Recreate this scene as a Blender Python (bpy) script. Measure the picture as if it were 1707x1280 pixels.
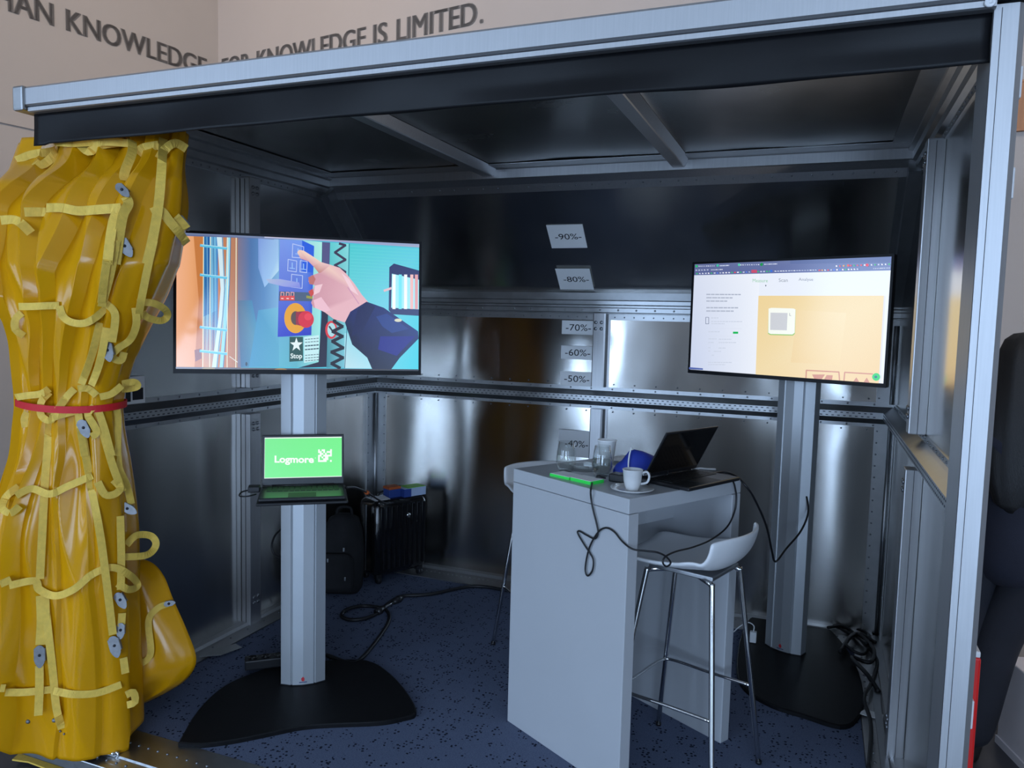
import bpy, bmesh, math, random
import numpy as np
from mathutils import Vector, Matrix
from mathutils.bvhtree import BVHTree

random.seed(7)
for o in list(bpy.data.objects):
    bpy.data.objects.remove(o)
C = bpy.context.scene.collection
S = bpy.context.scene

# ------------------------------------------------------------------ camera
F_PX, CX, CY = 1286.3, 853.5, 640.0
YAW, PITCH, ROLL = 0.37692597, 0.08216368, 0.02516433
CAM = np.array([0.0, 0.0, 1.6])
_f = np.array([-math.sin(YAW)*math.cos(PITCH), math.cos(YAW)*math.cos(PITCH), -math.sin(PITCH)])
_r0 = np.array([math.cos(YAW), math.sin(YAW), 0.0])
_u0 = np.cross(_r0, _f)
_r = math.cos(ROLL)*_r0 + math.sin(ROLL)*_u0
_u = -math.sin(ROLL)*_r0 + math.cos(ROLL)*_u0
cam_d = bpy.data.cameras.new('camera')
cam_d.sensor_width = 36.0
cam_d.lens = 36.0*F_PX/1707.0
cam_d.clip_start = 0.02
cam = bpy.data.objects.new('camera', cam_d)
C.objects.link(cam)
cam.matrix_world = Matrix(((_r[0], _u[0], -_f[0], 0), (_r[1], _u[1], -_f[1], 0), (_r[2], _u[2], -_f[2], 1.6), (0, 0, 0, 1)))
S.camera = cam

def ray(px, py):
    return _r*((px-CX)/F_PX) - _u*((py-CY)/F_PX) + _f
def at(px, py, ax, val):
    """measured photo point on the plane axis = val (metres)"""
    d = ray(px, py); t = (val-CAM[ax])/d[ax]
    return Vector(CAM+t*d)
def hit(px, py, n, q):
    n = np.array(n, float); d = ray(px, py); t = (n@(np.array(q, float)-CAM))/(n@d)
    return Vector(CAM+t*d)

# ------------------------------------------------------------------ world, lights, exposure
S.view_settings.view_transform = 'Standard'
S.view_settings.look = 'None'
S.view_settings.exposure = 0.0
S.view_settings.gamma = 1.0
S.view_settings.use_curve_mapping = False
w = bpy.data.worlds.new('world'); S.world = w; w.use_nodes = True
w.node_tree.nodes['Background'].inputs[0].default_value = (0.72, 0.84, 1.0, 1)
w.node_tree.nodes['Background'].inputs[1].default_value = 0.55

ROOM_A = math.radians(-9.0)
RX = Vector((math.cos(ROOM_A), math.sin(ROOM_A), 0)); RY = Vector((-math.sin(ROOM_A), math.cos(ROOM_A), 0))
ZF = -0.13                       # hall floor; the container floor is z = 0
XRL, XRR, YRB, YRF, ZC = -5.684, 6.5, 4.54, -9.0, 5.6
def room(x, y, z): return RX*x + RY*y + Vector((0, 0, z))
# daylight openings (start, end) of the glazed walls beside and behind the camera
WINDOWS = [(-5.4, -3.0), (0.3, 0.9), (2.4, 4.1), (4.5, 6.2)]
SIDE_WINDOWS = [(-5.4, -2.4)]
WZ0, WZ1 = 0.15, 3.9
DAY = 16.0                                                           # brightness of the daylight in the openings
def window_light(c, direction, width, level=1.0):
    l = bpy.data.lights.new('window_daylight', 'AREA'); l.shape = 'RECTANGLE'
    l.size = width; l.size_y = WZ1-WZ0; l.color = (0.50, 0.70, 1.0); l.energy = DAY*level*math.pi*width*(WZ1-WZ0)
    lo = bpy.data.objects.new('window_daylight', l); C.objects.link(lo)
    lo.location = c; lo.rotation_euler = direction.to_track_quat('-Z', 'Y').to_euler()
for a, b in WINDOWS: window_light(room((a+b)/2, YRF-0.12, (WZ0+WZ1)/2), RY, b-a, (0.8 if a < 0 else 1.2) if b-a > 1 else 0.3)
for a, b in SIDE_WINDOWS:
    window_light(room(XRL-0.12, (a+b)/2, (WZ0+WZ1)/2), RX, b-a, 0.45)
    window_light(room(XRR+0.12, (a+b)/2, (WZ0+WZ1)/2), -RX, b-a, 0.25)
# added warm ceiling spots, out of view, turned to brighten the hall walls
FILL_LAMPS = [((-2.6, 0.6, 5.3), (-5.68, 3.0, 3.6), 120), ((-2.6, 0.9, 5.3), (-3.6, 4.54, 3.4), 110), ((2.6, 0.9, 5.3), (2.0, 4.54, 2.4), 120)]
for p, t, e in FILL_LAMPS:
    l = bpy.data.lights.new('warm_fill_light', 'SPOT'); l.spot_size = math.radians(95); l.spot_blend = 0.9; l.shadow_soft_size = 0.08
    l.color = (1.0, 0.82, 0.64); l.energy = e*2.2
    lo = bpy.data.objects.new('warm_fill_light', l); C.objects.link(lo); lo.location = room(*p)
    lo.rotation_euler = (room(*t)-room(*p)).to_track_quat('-Z', 'Y').to_euler()

# ------------------------------------------------------------------ materials
def lin(c):
    return tuple(((v/255.0)/12.92 if v/255.0 <= 0.04045 else ((v/255.0+0.055)/1.055)**2.4) for v in c)
MATS = {}
def mat(name, col, rough=0.5, metal=0.0, var=0.06, scale=8.0, bump=0.0, bscale=200.0, spec=0.5, coat=0.0,
        stretch=None, emit=None, estr=0.0, trans=0.0, ior=1.45, aniso=0.0, tangent=None, rvar=0.0, sheen=0.0):
    if name in MATS: return MATS[name]
    m = bpy.data.materials.new(name); m.use_nodes = True
    nt = m.node_tree; b = nt.nodes['Principled BSDF']
    tc = nt.nodes.new('ShaderNodeTexCoord'); mp = nt.nodes.new('ShaderNodeMapping')
    nt.links.new(tc.outputs['Object'], mp.inputs['Vector'])
    if stretch: mp.inputs['Scale'].default_value = stretch
    n = nt.nodes.new('ShaderNodeTexNoise'); n.inputs['Scale'].default_value = scale; n.inputs['Detail'].default_value = 4
    nt.links.new(mp.outputs[0], n.inputs['Vector'])
    r = nt.nodes.new('ShaderNodeValToRGB')
    lo = [max(0, v*(1-var)) for v in col]; hi = [min(1, v*(1+var)) for v in col]
    r.color_ramp.elements[0].color = (*lo, 1); r.color_ramp.elements[0].position = 0.3
    r.color_ramp.elements[1].color = (*hi, 1); r.color_ramp.elements[1].position = 0.7
    nt.links.new(n.outputs['Fac'], r.inputs[0]); nt.links.new(r.outputs[0], b.inputs['Base Color'])
    b.inputs['Roughness'].default_value = rough; b.inputs['Metallic'].default_value = metal
    b.inputs['Specular IOR Level'].default_value = spec; b.inputs['IOR'].default_value = ior
    b.inputs['Coat Weight'].default_value = coat; b.inputs['Coat Roughness'].default_value = 0.08
    b.inputs['Transmission Weight'].default_value = trans
    b.inputs['Sheen Weight'].default_value = sheen
    if rvar:
        mr = nt.nodes.new('ShaderNodeMapRange'); mr.inputs[3].default_value = rough-rvar; mr.inputs[4].default_value = rough+rvar
        nt.links.new(n.outputs['Fac'], mr.inputs[0]); nt.links.new(mr.outputs[0], b.inputs['Roughness'])
    if aniso:
        b.inputs['Anisotropic'].default_value = aniso
        cv = nt.nodes.new('ShaderNodeCombineXYZ')
        for k in range(3): cv.inputs[k].default_value = tangent[k]
        nt.links.new(cv.outputs[0], b.inputs['Tangent'])
    if bump:
        n2 = nt.nodes.new('ShaderNodeTexNoise'); n2.inputs['Scale'].default_value = bscale; n2.inputs['Detail'].default_value = 3
        nt.links.new(mp.outputs[0], n2.inputs['Vector'])
        bp = nt.nodes.new('ShaderNodeBump'); bp.inputs['Strength'].default_value = bump; bp.inputs['Distance'].default_value = 0.01
        nt.links.new(n2.outputs['Fac'], bp.inputs['Height']); nt.links.new(bp.outputs[0], b.inputs['Normal'])
    if emit:
        b.inputs['Emission Color'].default_value = (*emit, 1); b.inputs['Emission Strength'].default_value = estr
    MATS[name] = m
    return m

mat('wall_paint', (0.47, 0.415, 0.375), 0.7, var=0.02, scale=2)
mat('wall_paint_right', (0.47, 0.40, 0.355), 0.7, var=0.02, scale=2)
mat('letter_grey', (0.21, 0.19, 0.178), 0.6, var=0.03)
mat('hall_floor', (0.045, 0.047, 0.055), 0.28, var=0.2, scale=3)
mat('ceiling_paint', (0.7, 0.68, 0.65), 0.8, var=0.02)
mat('alu_panel', (0.56, 0.55, 0.53), 0.20, 1.0, var=0.04, scale=3, aniso=0.8, tangent=(0, 0, 1), rvar=0.04, stretch=(2, 2, 0.4))
mat('alu_roof', (0.36, 0.36, 0.35), 0.26, 1.0, var=0.05, scale=3, rvar=0.05)
mat('alu_rail', (0.44, 0.45, 0.46), 0.36, 1.0, var=0.06, scale=20, rvar=0.06)
mat('alu_post', (0.50, 0.50, 0.51), 0.42, 1.0, var=0.05, scale=6, rvar=0.05, stretch=(20, 20, 0.6))
mat('alu_matt', (0.44, 0.44, 0.45), 0.5, 0.85, var=0.04, scale=10, stretch=(20, 20, 0.6))
mat('rivet_steel', (0.30, 0.31, 0.33), 0.4, 1.0)
mat('slot_dark', (0.09, 0.095, 0.11), 0.6, 0.3)
mat('seam_dark', (0.02, 0.02, 0.025), 0.6)
mat('black_fabric', (0.005, 0.005, 0.006), 0.42, var=0.2, bump=0.05, bscale=400, spec=0.22)
mat('pvc_yellow', (0.64, 0.295, 0.003), 0.20, var=0.05, scale=4, spec=0.32, coat=0.04)
mat('webbing', (0.82, 0.54, 0.085), 0.6, var=0.08, scale=60, bump=0.3, bscale=500)
mat('red_webbing', (0.62, 0.008, 0.015), 0.55, var=0.06, bump=0.2, bscale=500)
mat('buckle_steel', (0.19, 0.19, 0.195), 0.45, 0.6, var=0.15, scale=60)
mat('stand_alu', (0.46, 0.48, 0.50), 0.45, 0.55, var=0.02, scale=4)
mat('base_black', (0.006, 0.006, 0.007), 0.5, var=0.2, scale=30, bump=0.05, bscale=300, spec=0.2)
mat('bezel_black', (0.008, 0.008, 0.010), 0.4, var=0.1, spec=0.2)
mat('plastic_black', (0.012, 0.012, 0.014), 0.35, var=0.1)
mat('gloss_black', (0.006, 0.006, 0.007), 0.12, var=0.1, coat=0.5)
mat('cable_black', (0.010, 0.010, 0.012), 0.45, var=0.1)
mat('bag_black', (0.010, 0.010, 0.012), 0.8, var=0.3, bump=0.2, bscale=300)
mat('white_laminate', (0.43, 0.44, 0.46), 0.35, var=0.015, scale=3)
mat('white_plastic', (0.68, 0.68, 0.69), 0.3, var=0.015, scale=3)
mat('porcelain', (0.62, 0.62, 0.62), 0.12, var=0.01, coat=0.4)
mat('chrome', (0.62, 0.62, 0.62), 0.1, 1.0, var=0.02)
mat('paper', (0.90, 0.90, 0.90), 0.7, var=0.015)
mat('ink', (0.015, 0.016, 0.02), 0.6)

def thin_glass(name, tint, ior):
    m = bpy.data.materials.new(name); m.use_nodes = True; nt = m.node_tree; nt.nodes.remove(nt.nodes['Principled BSDF'])
    t = nt.nodes.new('ShaderNodeBsdfTransparent'); t.inputs[0].default_value = (*tint, 1)
    g = nt.nodes.new('ShaderNodeBsdfGlossy'); g.inputs['Roughness'].default_value = 0.03
    lw = nt.nodes.new('ShaderNodeLayerWeight'); lw.inputs[0].default_value = 0.5
    pw = nt.nodes.new('ShaderNodeMath'); pw.operation = 'POWER'; pw.inputs[1].default_value = 3.5; nt.links.new(lw.outputs['Facing'], pw.inputs[0])
    f = nt.nodes.new('ShaderNodeMath'); f.operation = 'MULTIPLY_ADD'; f.inputs[1].default_value = 0.85; f.inputs[2].default_value = ((ior-1)/(ior+1))**2
    nt.links.new(pw.outputs[0], f.inputs[0])
    tc = nt.nodes.new('ShaderNodeTexCoord'); n = nt.nodes.new('ShaderNodeTexNoise'); n.inputs['Scale'].default_value = 30
    nt.links.new(tc.outputs['Object'], n.inputs['Vector'])
    bp = nt.nodes.new('ShaderNodeBump'); bp.inputs['Strength'].default_value = 0.05; nt.links.new(n.outputs['Fac'], bp.inputs['Height'])
    nt.links.new(bp.outputs[0], g.inputs['Normal'])
    mx = nt.nodes.new('ShaderNodeMixShader'); nt.links.new(f.outputs[0], mx.inputs[0]); nt.links.new(t.outputs[0], mx.inputs[1]); nt.links.new(g.outputs[0], mx.inputs[2])
    nt.links.new(mx.outputs[0], nt.nodes['Material Output'].inputs[0]); MATS[name] = m
thin_glass('glass', (0.975, 0.985, 0.98), 1.5)
thin_glass('water', (0.95, 0.97, 0.965), 1.33)
mat('green_pad', (0.03, 0.72, 0.08), 0.6, var=0.05)
mat('mask_blue', (0.02, 0.045, 0.36), 0.65, var=0.08, bump=0.1)
mat('steel_grey', (0.4, 0.41, 0.43), 0.35, 0.9)
mat('orange_plastic', (0.55, 0.12, 0.03), 0.5)
mat('box_blue', (0.03, 0.07, 0.30), 0.5)
mat('box_pale', (0.45, 0.55, 0.75), 0.5)
mat('box_green', (0.22, 0.6, 0.06), 0.5)
mat('red_panel', (0.62, 0.010, 0.008), 0.45, var=0.04)
mat('hair_black', (0.008, 0.008, 0.009), 0.5, var=0.3, scale=60, stretch=(8, 8, 0.5), bump=0.3, bscale=120)
mat('navy_cloth', (0.012, 0.014, 0.026), 0.85, var=0.15, bump=0.1)
mat('dark_trousers', (0.010, 0.011, 0.017), 0.85, var=0.15, bump=0.1)
mat('skin', (0.52, 0.30, 0.21), 0.5, var=0.06)
mat('shoe_black', (0.01, 0.01, 0.01), 0.4)
mat('white_bench', (0.85, 0.80, 0.82), 0.5, var=0.02)
mat('wood_board', (0.45, 0.19, 0.08), 0.5, var=0.15, scale=6, stretch=(8, 8, 1))
mat('yellow_mark', (0.7, 0.6, 0.08), 0.5)
mat('logo_red', (0.55, 0.03, 0.04), 0.5)
mat('logo_navy', (0.03, 0.05, 0.16), 0.5)
mat('keys_black', (0.008, 0.008, 0.009), 0.5)
mat('laptop_deck', (0.03, 0.032, 0.034), 0.3, 0.4, var=0.05)

def carpet_mat():
    m = bpy.data.materials.new('carpet_blue'); m.use_nodes = True; nt = m.node_tree; b = nt.nodes['Principled BSDF']
    tc = nt.nodes.new('ShaderNodeTexCoord')
    v = nt.nodes.new('ShaderNodeTexVoronoi'); v.inputs['Scale'].default_value = 58; v.inputs['Randomness'].default_value = 0.75
    v2 = nt.nodes.new('ShaderNodeTexVoronoi'); v2.inputs['Scale'].default_value = 17; v2.inputs['Randomness'].default_value = 0.6
    n = nt.nodes.new('ShaderNodeTexNoise'); n.inputs['Scale'].default_value = 260; n.inputs['Detail'].default_value = 3
    for q in (v, v2, n): nt.links.new(tc.outputs['Object'], q.inputs['Vector'])
    a = nt.nodes.new('ShaderNodeMath'); a.operation = 'LESS_THAN'; a.inputs[1].default_value = 0.30
    a2 = nt.nodes.new('ShaderNodeMath'); a2.operation = 'LESS_THAN'; a2.inputs[1].default_value = 0.42
    mu = nt.nodes.new('ShaderNodeMath'); mu.operation = 'MULTIPLY'
    nt.links.new(v.outputs['Distance'], a.inputs[0]); nt.links.new(v2.outputs['Distance'], a2.inputs[0])
    nt.links.new(a.outputs[0], mu.inputs[0]); nt.links.new(a2.outputs[0], mu.inputs[1])
    r = nt.nodes.new('ShaderNodeValToRGB')
    r.color_ramp.elements[0].color = (0.085, 0.108, 0.175, 1); r.color_ramp.elements[0].position = 0.3
    r.color_ramp.elements[1].color = (0.140, 0.168, 0.255, 1); r.color_ramp.elements[1].position = 0.7
    nt.links.new(n.outputs['Fac'], r.inputs[0])
    mx = nt.nodes.new('ShaderNodeMix'); mx.data_type = 'RGBA'
    nt.links.new(mu.outputs[0], mx.inputs[0]); nt.links.new(r.outputs[0], mx.inputs[6]); mx.inputs[7].default_value = (0.012, 0.016, 0.032, 1)
    nt.links.new(mx.outputs[2], b.inputs['Base Color'])
    b.inputs['Roughness'].default_value = 0.95; b.inputs['Specular IOR Level'].default_value = 0.15
    bp = nt.nodes.new('ShaderNodeBump'); bp.inputs['Strength'].default_value = 0.4; bp.inputs['Distance'].default_value = 0.004
    nt.links.new(n.outputs['Fac'], bp.inputs['Height']); nt.links.new(bp.outputs[0], b.inputs['Normal'])
    MATS['carpet_blue'] = m
carpet_mat()

def screen_mat(strength):
    nm = 'screen_picture_%d' % int(strength*100)
    if nm in MATS: return MATS[nm]
    m = bpy.data.materials.new(nm); m.use_nodes = True; nt = m.node_tree; b = nt.nodes['Principled BSDF']
    at_ = nt.nodes.new('ShaderNodeVertexColor'); at_.layer_name = 'Col'
    nt.links.new(at_.outputs[0], b.inputs['Emission Color']); b.inputs['Emission Strength'].default_value = strength
    b.inputs['Base Color'].default_value = (0.01, 0.01, 0.012, 1); b.inputs['Roughness'].default_value = 0.18
    b.inputs['Specular IOR Level'].default_value = 0.5
    MATS[nm] = m
    return m

# ------------------------------------------------------------------ builders
class MB:
    def __init__(s): s.v = []; s.f = []; s.c = None; s.sm = []
    def add(s, vs, fs, smooth=False):
        o = len(s.v); s.v += [Vector(p) for p in vs]
        for f in fs: s.f.append([i+o for i in f]); s.sm.append(smooth)
        return s
    def box(s, a, b, M=None):
        x0, y0, z0 = a; x1, y1, z1 = b
        vs = [Vector(p) for p in ((x0,y0,z0),(x1,y0,z0),(x1,y1,z0),(x0,y1,z0),(x0,y0,z1),(x1,y0,z1),(x1,y1,z1),(x0,y1,z1))]
        if M is not None: vs = [M @ p for p in vs]
        return s.add(vs, [(3,2,1,0),(4,5,6,7),(0,1,5,4),(1,2,6,5),(2,3,7,6),(3,0,4,7)])
    def bbox(s, a, b, bev=0.004, M=None, seg=2, smooth=False):
        """bevelled box"""
        bm = bmesh.new(); bmesh.ops.create_cube(bm, size=1.0)
        c = [(a[i]+b[i])/2 for i in range(3)]; d = [abs(b[i]-a[i]) for i in range(3)]
        for v in bm.verts: v.co = Vector((c[i]+v.co[i]*d[i] for i in range(3)))
        bmesh.ops.bevel(bm, geom=bm.edges[:], offset=min(bev, min(d)*0.45), segments=seg, profile=0.5, affect='EDGES')
        bm.verts.ensure_lookup_table()
        vs = [(M @ v.co if M is not None else v.co.copy()) for v in bm.verts]
        s.add(vs, [[v.index for v in f.verts] for f in bm.faces], smooth); bm.free(); return s
    def prism(s, poly, ext, M=None):
        """poly: 3-D points, extruded by vector ext"""
        n = len(poly); e = Vector(ext); a = [Vector(p) for p in poly]; b = [p+e for p in a]
        vs = a+b
        if M is not None: vs = [M @ p for p in vs]
        return s.add(vs, [list(range(n))[::-1], list(range(n, 2*n))]+[(i, (i+1) % n, n+(i+1) % n, n+i) for i in range(n)])
    def loft(s, rings, cap=True, smooth=True, closed=True):
        n = len(rings[0]); vs = [Vector(p) for r in rings for p in r]; fs = []
        for k in range(len(rings)-1):
            for i in range(n if closed else n-1):
                j = (i+1) % n
                fs.append((k*n+i, k*n+j, (k+1)*n+j, (k+1)*n+i))
        if cap and closed: fs.append(list(range(n))[::-1]); fs.append([(len(rings)-1)*n+i for i in range(n)])
        return s.add(vs, fs, smooth)
    def lathe(s, prof, c=(0,0,0), n=32, M=None, cap=True):
        rings = []
        for r, z in prof:
            rg = [Vector((c[0]+max(r,1e-5)*math.cos(2*math.pi*i/n), c[1]+max(r,1e-5)*math.sin(2*math.pi*i/n), c[2]+z)) for i in range(n)]
            if M is not None: rg = [M @ p for p in rg]
            rings.append(rg)
        return s.loft(rings, cap)
    def tube(s, pts, r, n=10, cap=True):
        pts = [Vector(p) for p in pts]; rings = []
        rr = r if isinstance(r, (list, tuple)) else [r]*len(pts)
        t = (pts[1]-pts[0]).normalized(); nrm = t.orthogonal().normalized()
        for k, p in enumerate(pts):
            a = pts[max(k-1, 0)]; b = pts[min(k+1, len(pts)-1)]
            if (b-a).length > 1e-9: t2 = (b-a).normalized()
            else: t2 = t
            nrm = (nrm - t2*nrm.dot(t2))
            nrm = nrm.normalized() if nrm.length > 1e-6 else t2.orthogonal().normalized()
            bi = t2.cross(nrm); t = t2
            rings.append([p+(nrm*math.cos(2*math.pi*i/n)+bi*math.sin(2*math.pi*i/n))*rr[k] for i in range(n)])
        return s.loft(rings, cap)
    def ribbon(s, pts, normals, width, th=0.0025):
        rings = []
        for k, p in enumerate(pts):
            a = pts[max(k-1, 0)]; b = pts[min(k+1, len(pts)-1)]
            t = (b-a).normalized(); n = normals[k]; n = (n - t*n.dot(t)).normalized(); wd = t.cross(n)
            rings.append([p+wd*width/2-n*th/2, p+wd*width/2+n*th/2, p-wd*width/2+n*th/2, p-wd*width/2-n*th/2])
        return s.loft(rings, True, False)
    def xf(s, M): s.v = [M @ p for p in s.v]; return s

INV = {}
def mesh_obj(name, mb, m, inv=None):
    me = bpy.data.meshes.new(name)
    vs = [inv @ p for p in mb.v] if inv is not None else mb.v
    me.from_pydata([tuple(p) for p in vs], [], mb.f)
    me.polygons.foreach_set('use_smooth', mb.sm)
    if mb.c is not None:
        ca = me.color_attributes.new('Col', 'FLOAT_COLOR', 'POINT')
        ca.data.foreach_set('color', [x for c in mb.c for x in (*c, 1.0)])
    bm = bmesh.new(); bm.from_mesh(me)
    if mb.c is None: bmesh.ops.recalc_face_normals(bm, faces=bm.faces[:])
    bm.to_mesh(me); bm.free()
    me.materials.append(MATS[m] if isinstance(m, str) else m)
    o = bpy.data.objects.new(name, me); C.objects.link(o)
    return o
def thing(name, label, cat, loc=(0,0,0), rz=0.0, group=None, kind=None):
    o = bpy.data.objects.new(name, None); C.objects.link(o); o.empty_display_size = 0.1
    o.location = loc; o.rotation_euler = (0, 0, rz)
    if label: o['label'] = label
    if cat: o['category'] = cat
    if group: o['group'] = group
    if kind: o['kind'] = kind
    INV[o] = (Matrix.Translation(Vector(loc)) @ Matrix.Rotation(rz, 4, 'Z')).inverted()
    return o
def part(name, mb, m, parent, label=None, kind=None, local=False):
    o = mesh_obj(name, mb, m, None if local else INV[parent])
    o.parent = parent; INV[o] = INV[parent]
    if label: o['label'] = label
    if kind: o['kind'] = kind
    return o
def single(name, mb, m, label, cat, loc, group=None, kind=None):
    o = mesh_obj(name, mb, m, Matrix.Translation(-Vector(loc))); o.location = loc
    if label: o['label'] = label
    if cat: o['category'] = cat
    if group: o['group'] = group
    if kind: o['kind'] = kind
    INV[o] = Matrix.Translation(-Vector(loc))
    return o
def struct(name, mb, m):
    o = mesh_obj(name, mb, m); o['kind'] = 'structure'; INV[o] = Matrix.Identity(4); return o

def smooth_path(pts, sub=6, closed=False):
    pts = [Vector(p) for p in pts]; out = []; n = len(pts)
    for i in range(n-1):
        p0 = pts[max(i-1, 0)]; p1 = pts[i]; p2 = pts[i+1]; p3 = pts[min(i+2, n-1)]
        for k in range(sub):
            t = k/sub
            out.append(0.5*((2*p1)+(p2-p0)*t+(2*p0-5*p1+4*p2-p3)*t*t+(3*p1-p0-3*p2+p3)*t**3))
    out.append(pts[-1]); return out

def text_mb(txt, size, bold=0.0, align='CENTER', ext=0.0, spacing=1.0):
    """text as a mesh in the XY plane, cap height ~ 0.7*size"""
    cu = bpy.data.curves.new('t', 'FONT'); cu.body = txt; cu.size = size; cu.align_x = align; cu.align_y = 'BOTTOM_BASELINE'
    cu.offset = bold*size; cu.extrude = ext; cu.resolution_u = 4; cu.space_character = spacing
    o = bpy.data.objects.new('t', cu); C.objects.link(o)
    dg = bpy.context.evaluated_depsgraph_get(); me = bpy.data.meshes.new_from_object(o.evaluated_get(dg))
    mb = MB(); mb.add([v.co.copy() for v in me.vertices], [list(p.vertices) for p in me.polygons])
    bpy.data.objects.remove(o); bpy.data.curves.remove(cu); bpy.data.meshes.remove(me)
    return mb
def fit_text(mb, x0, x1, z0, z1):
    """scale a text mesh into a box (x0..x1, z0..z1)"""
    xs = [p.x for p in mb.v]; ys = [p.y for p in mb.v]; a, b, c, d = min(xs), max(xs), min(ys), max(ys)
    mb.v = [Vector((x0+(p.x-a)/(b-a)*(x1-x0), z0+(p.y-c)/(d-c)*(z1-z0), p.z)) for p in mb.v]; return mb
def frame(o, x, y, z):
    """matrix with given origin and axes"""
    x, y, z, o = Vector(x), Vector(y), Vector(z), Vector(o)
    return Matrix(((x.x, y.x, z.x, o.x), (x.y, y.y, z.y, o.y), (x.z, y.z, z.z, o.z), (0, 0, 0, 1)))
Z = Vector((0, 0, 1))
# ------------------------------------------------------------------ the hall
RM = frame((0, 0, 0), RX, RY, Z)
struct('floor', MB().box((XRL-.3, YRF-.3, ZF-.2), (XRR+.3, YRB+.3, ZF), RM), 'hall_floor')
struct('ceiling', MB().box((XRL-.3, YRF-.3, ZC), (XRR+.3, YRB+.3, ZC+.2), RM), 'ceiling_paint')
def pierced(lo, hi, wins):
    """wall pieces (start, end, z0, z1) around its window openings"""
    out = [(lo, hi, ZF, WZ0), (lo, hi, WZ1, ZC)]; e = [lo]+[v for q in wins for v in q]+[hi]
    return out+[(e[k], e[k+1], WZ0, WZ1) for k in range(0, len(e), 2)]
def wall(name, axis, a0, a1, lo, hi, wins, m):
    mb = MB()
    for p, q, z0, z1 in pierced(lo, hi, wins):
        mb.box((p, a0, z0), (q, a1, z1), RM) if axis == 'x' else mb.box((a0, p, z0), (a1, q, z1), RM)
    return struct(name, mb, m)
wl = wall('wall_left', 'y', XRL-.2, XRL, YRF-.2, YRB+.2, SIDE_WINDOWS, 'wall_paint')
wb = struct('wall_back', MB().box((XRL, YRB, ZF), (XRR, YRB+.2, ZC), RM), 'wall_paint_right')
wall('wall_right', 'y', XRR, XRR+.2, YRF-.2, YRB+.2, SIDE_WINDOWS, 'wall_paint')
wall('wall_front', 'x', YRF-.2, YRF, XRL, XRR, WINDOWS, 'wall_paint')
wn = 0
for wins, ax, p0, p1 in ((WINDOWS, 'x', YRF-.09, YRF-.02), (SIDE_WINDOWS, 'y', XRL-.09, XRL-.02), (SIDE_WINDOWS, 'y', XRR+.02, XRR+.09)):
    for a, b in wins:
        mb = MB(); wn += 1
        bars = [(x, x+.06, WZ0, WZ1) for x in (a, (a+b)/2-.03, b-.06)]+[(a, b, z, z+.06) for z in (WZ0, 2.6, WZ1-.06)]
        for x0, x1, z0, z1 in bars:
            mb.box((x0, p0, z0), (x1, p1, z1), RM) if ax == 'x' else mb.box((p0, x0, z0), (p1, x1, z1), RM)
        struct('window_%d' % wn, mb, 'slot_dark')
for (p, t, e), lb in zip(FILL_LAMPS, ('turned to the left lettered wall', 'turned to the lettered wall behind the container', 'turned to the plain wall beside the container')):
    p, t = room(*p), room(*t); d = (t-p).normalized(); a = d.orthogonal().normalized()
    lt = thing('warm_fill_spot', 'unseen white ceiling spot, added as warm fill, '+lb, 'lamp', (p.x, p.y, ZC))  # body for an added fill lamp, out of view
    Ms = frame(p+d*.02, a, d.cross(a), -d)
    part('housing', MB().lathe([(.0001, .20), (.06, .20), (.07, .18), (.075, .03), (.07, .03), (.065, .15), (.0001, .15)], n=24, M=Ms, cap=False), 'white_plastic', lt)
    part('stem', MB().tube([p-d*.12, Vector((p.x-d.x*.12, p.y-d.y*.12, ZC))], .012, 10), 'white_plastic', lt)
struct('trim_1', MB().box((XRL-.001, YRF, 2.835), (XRL+.012, YRB, 2.85), RM), 'wall_paint')
struct('baseboard_left', MB().box((XRL, YRF, ZF), (XRL+.012, YRB, ZF+.07), RM), 'hall_floor')

def wall_text(words, base, xdir, nrm, wall, z0):
    """words: (text, start, end) along the wall; baseline at z0, capitals 148 mm, strokes thickened by shifted copies"""
    mb = MB(); M = frame(base, xdir, Z, nrm)
    for txt, x0, x1 in words:
        for dx in (-.009, -.0045, 0, .0045, .009):
            t = text_mb(txt, .2, ext=.001)
            fit_text(t, x0+.009+dx, x1-.009+dx, z0, z0+(.150 if txt != '.' else .026)); mb.add([M @ p for p in t.v], t.f)
    part('lettering', mb, 'letter_grey', wall, label='grey capital letters painted on the wall')
wall_text([('THAN', 2.64, 3.159), ('KNOWLEDGE', 3.238, 4.426), ('.', 4.445, 4.475)], RX*(XRL+.004), RY, RX, wl, 3.581)
wall_text([('FOR', -5.637, -5.280), ('KNOWLEDGE', -5.208, -4.022), ('IS', -3.958, -3.815), ('LIMITED', -3.736, -3.030), ('.', -3.012, -2.980)], RY*(YRB-.004), RX, -RY, wb, 3.608)

# ------------------------------------------------------------------ the air cargo container
XL, XR, YB, YF, ZR = -2.685, 0.372, 4.352, 2.02, 2.39
ZS, YS, ZT = 1.772, 3.80, 2.335            # contour: wall leaves the vertical at ZS and reaches the roof rail at (YS, ZT)
ct = thing('cargo_container', 'open aluminium air cargo container with riveted panels and slanted upper back wall', 'container', (-1.17, 3.2, ZF))

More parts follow.
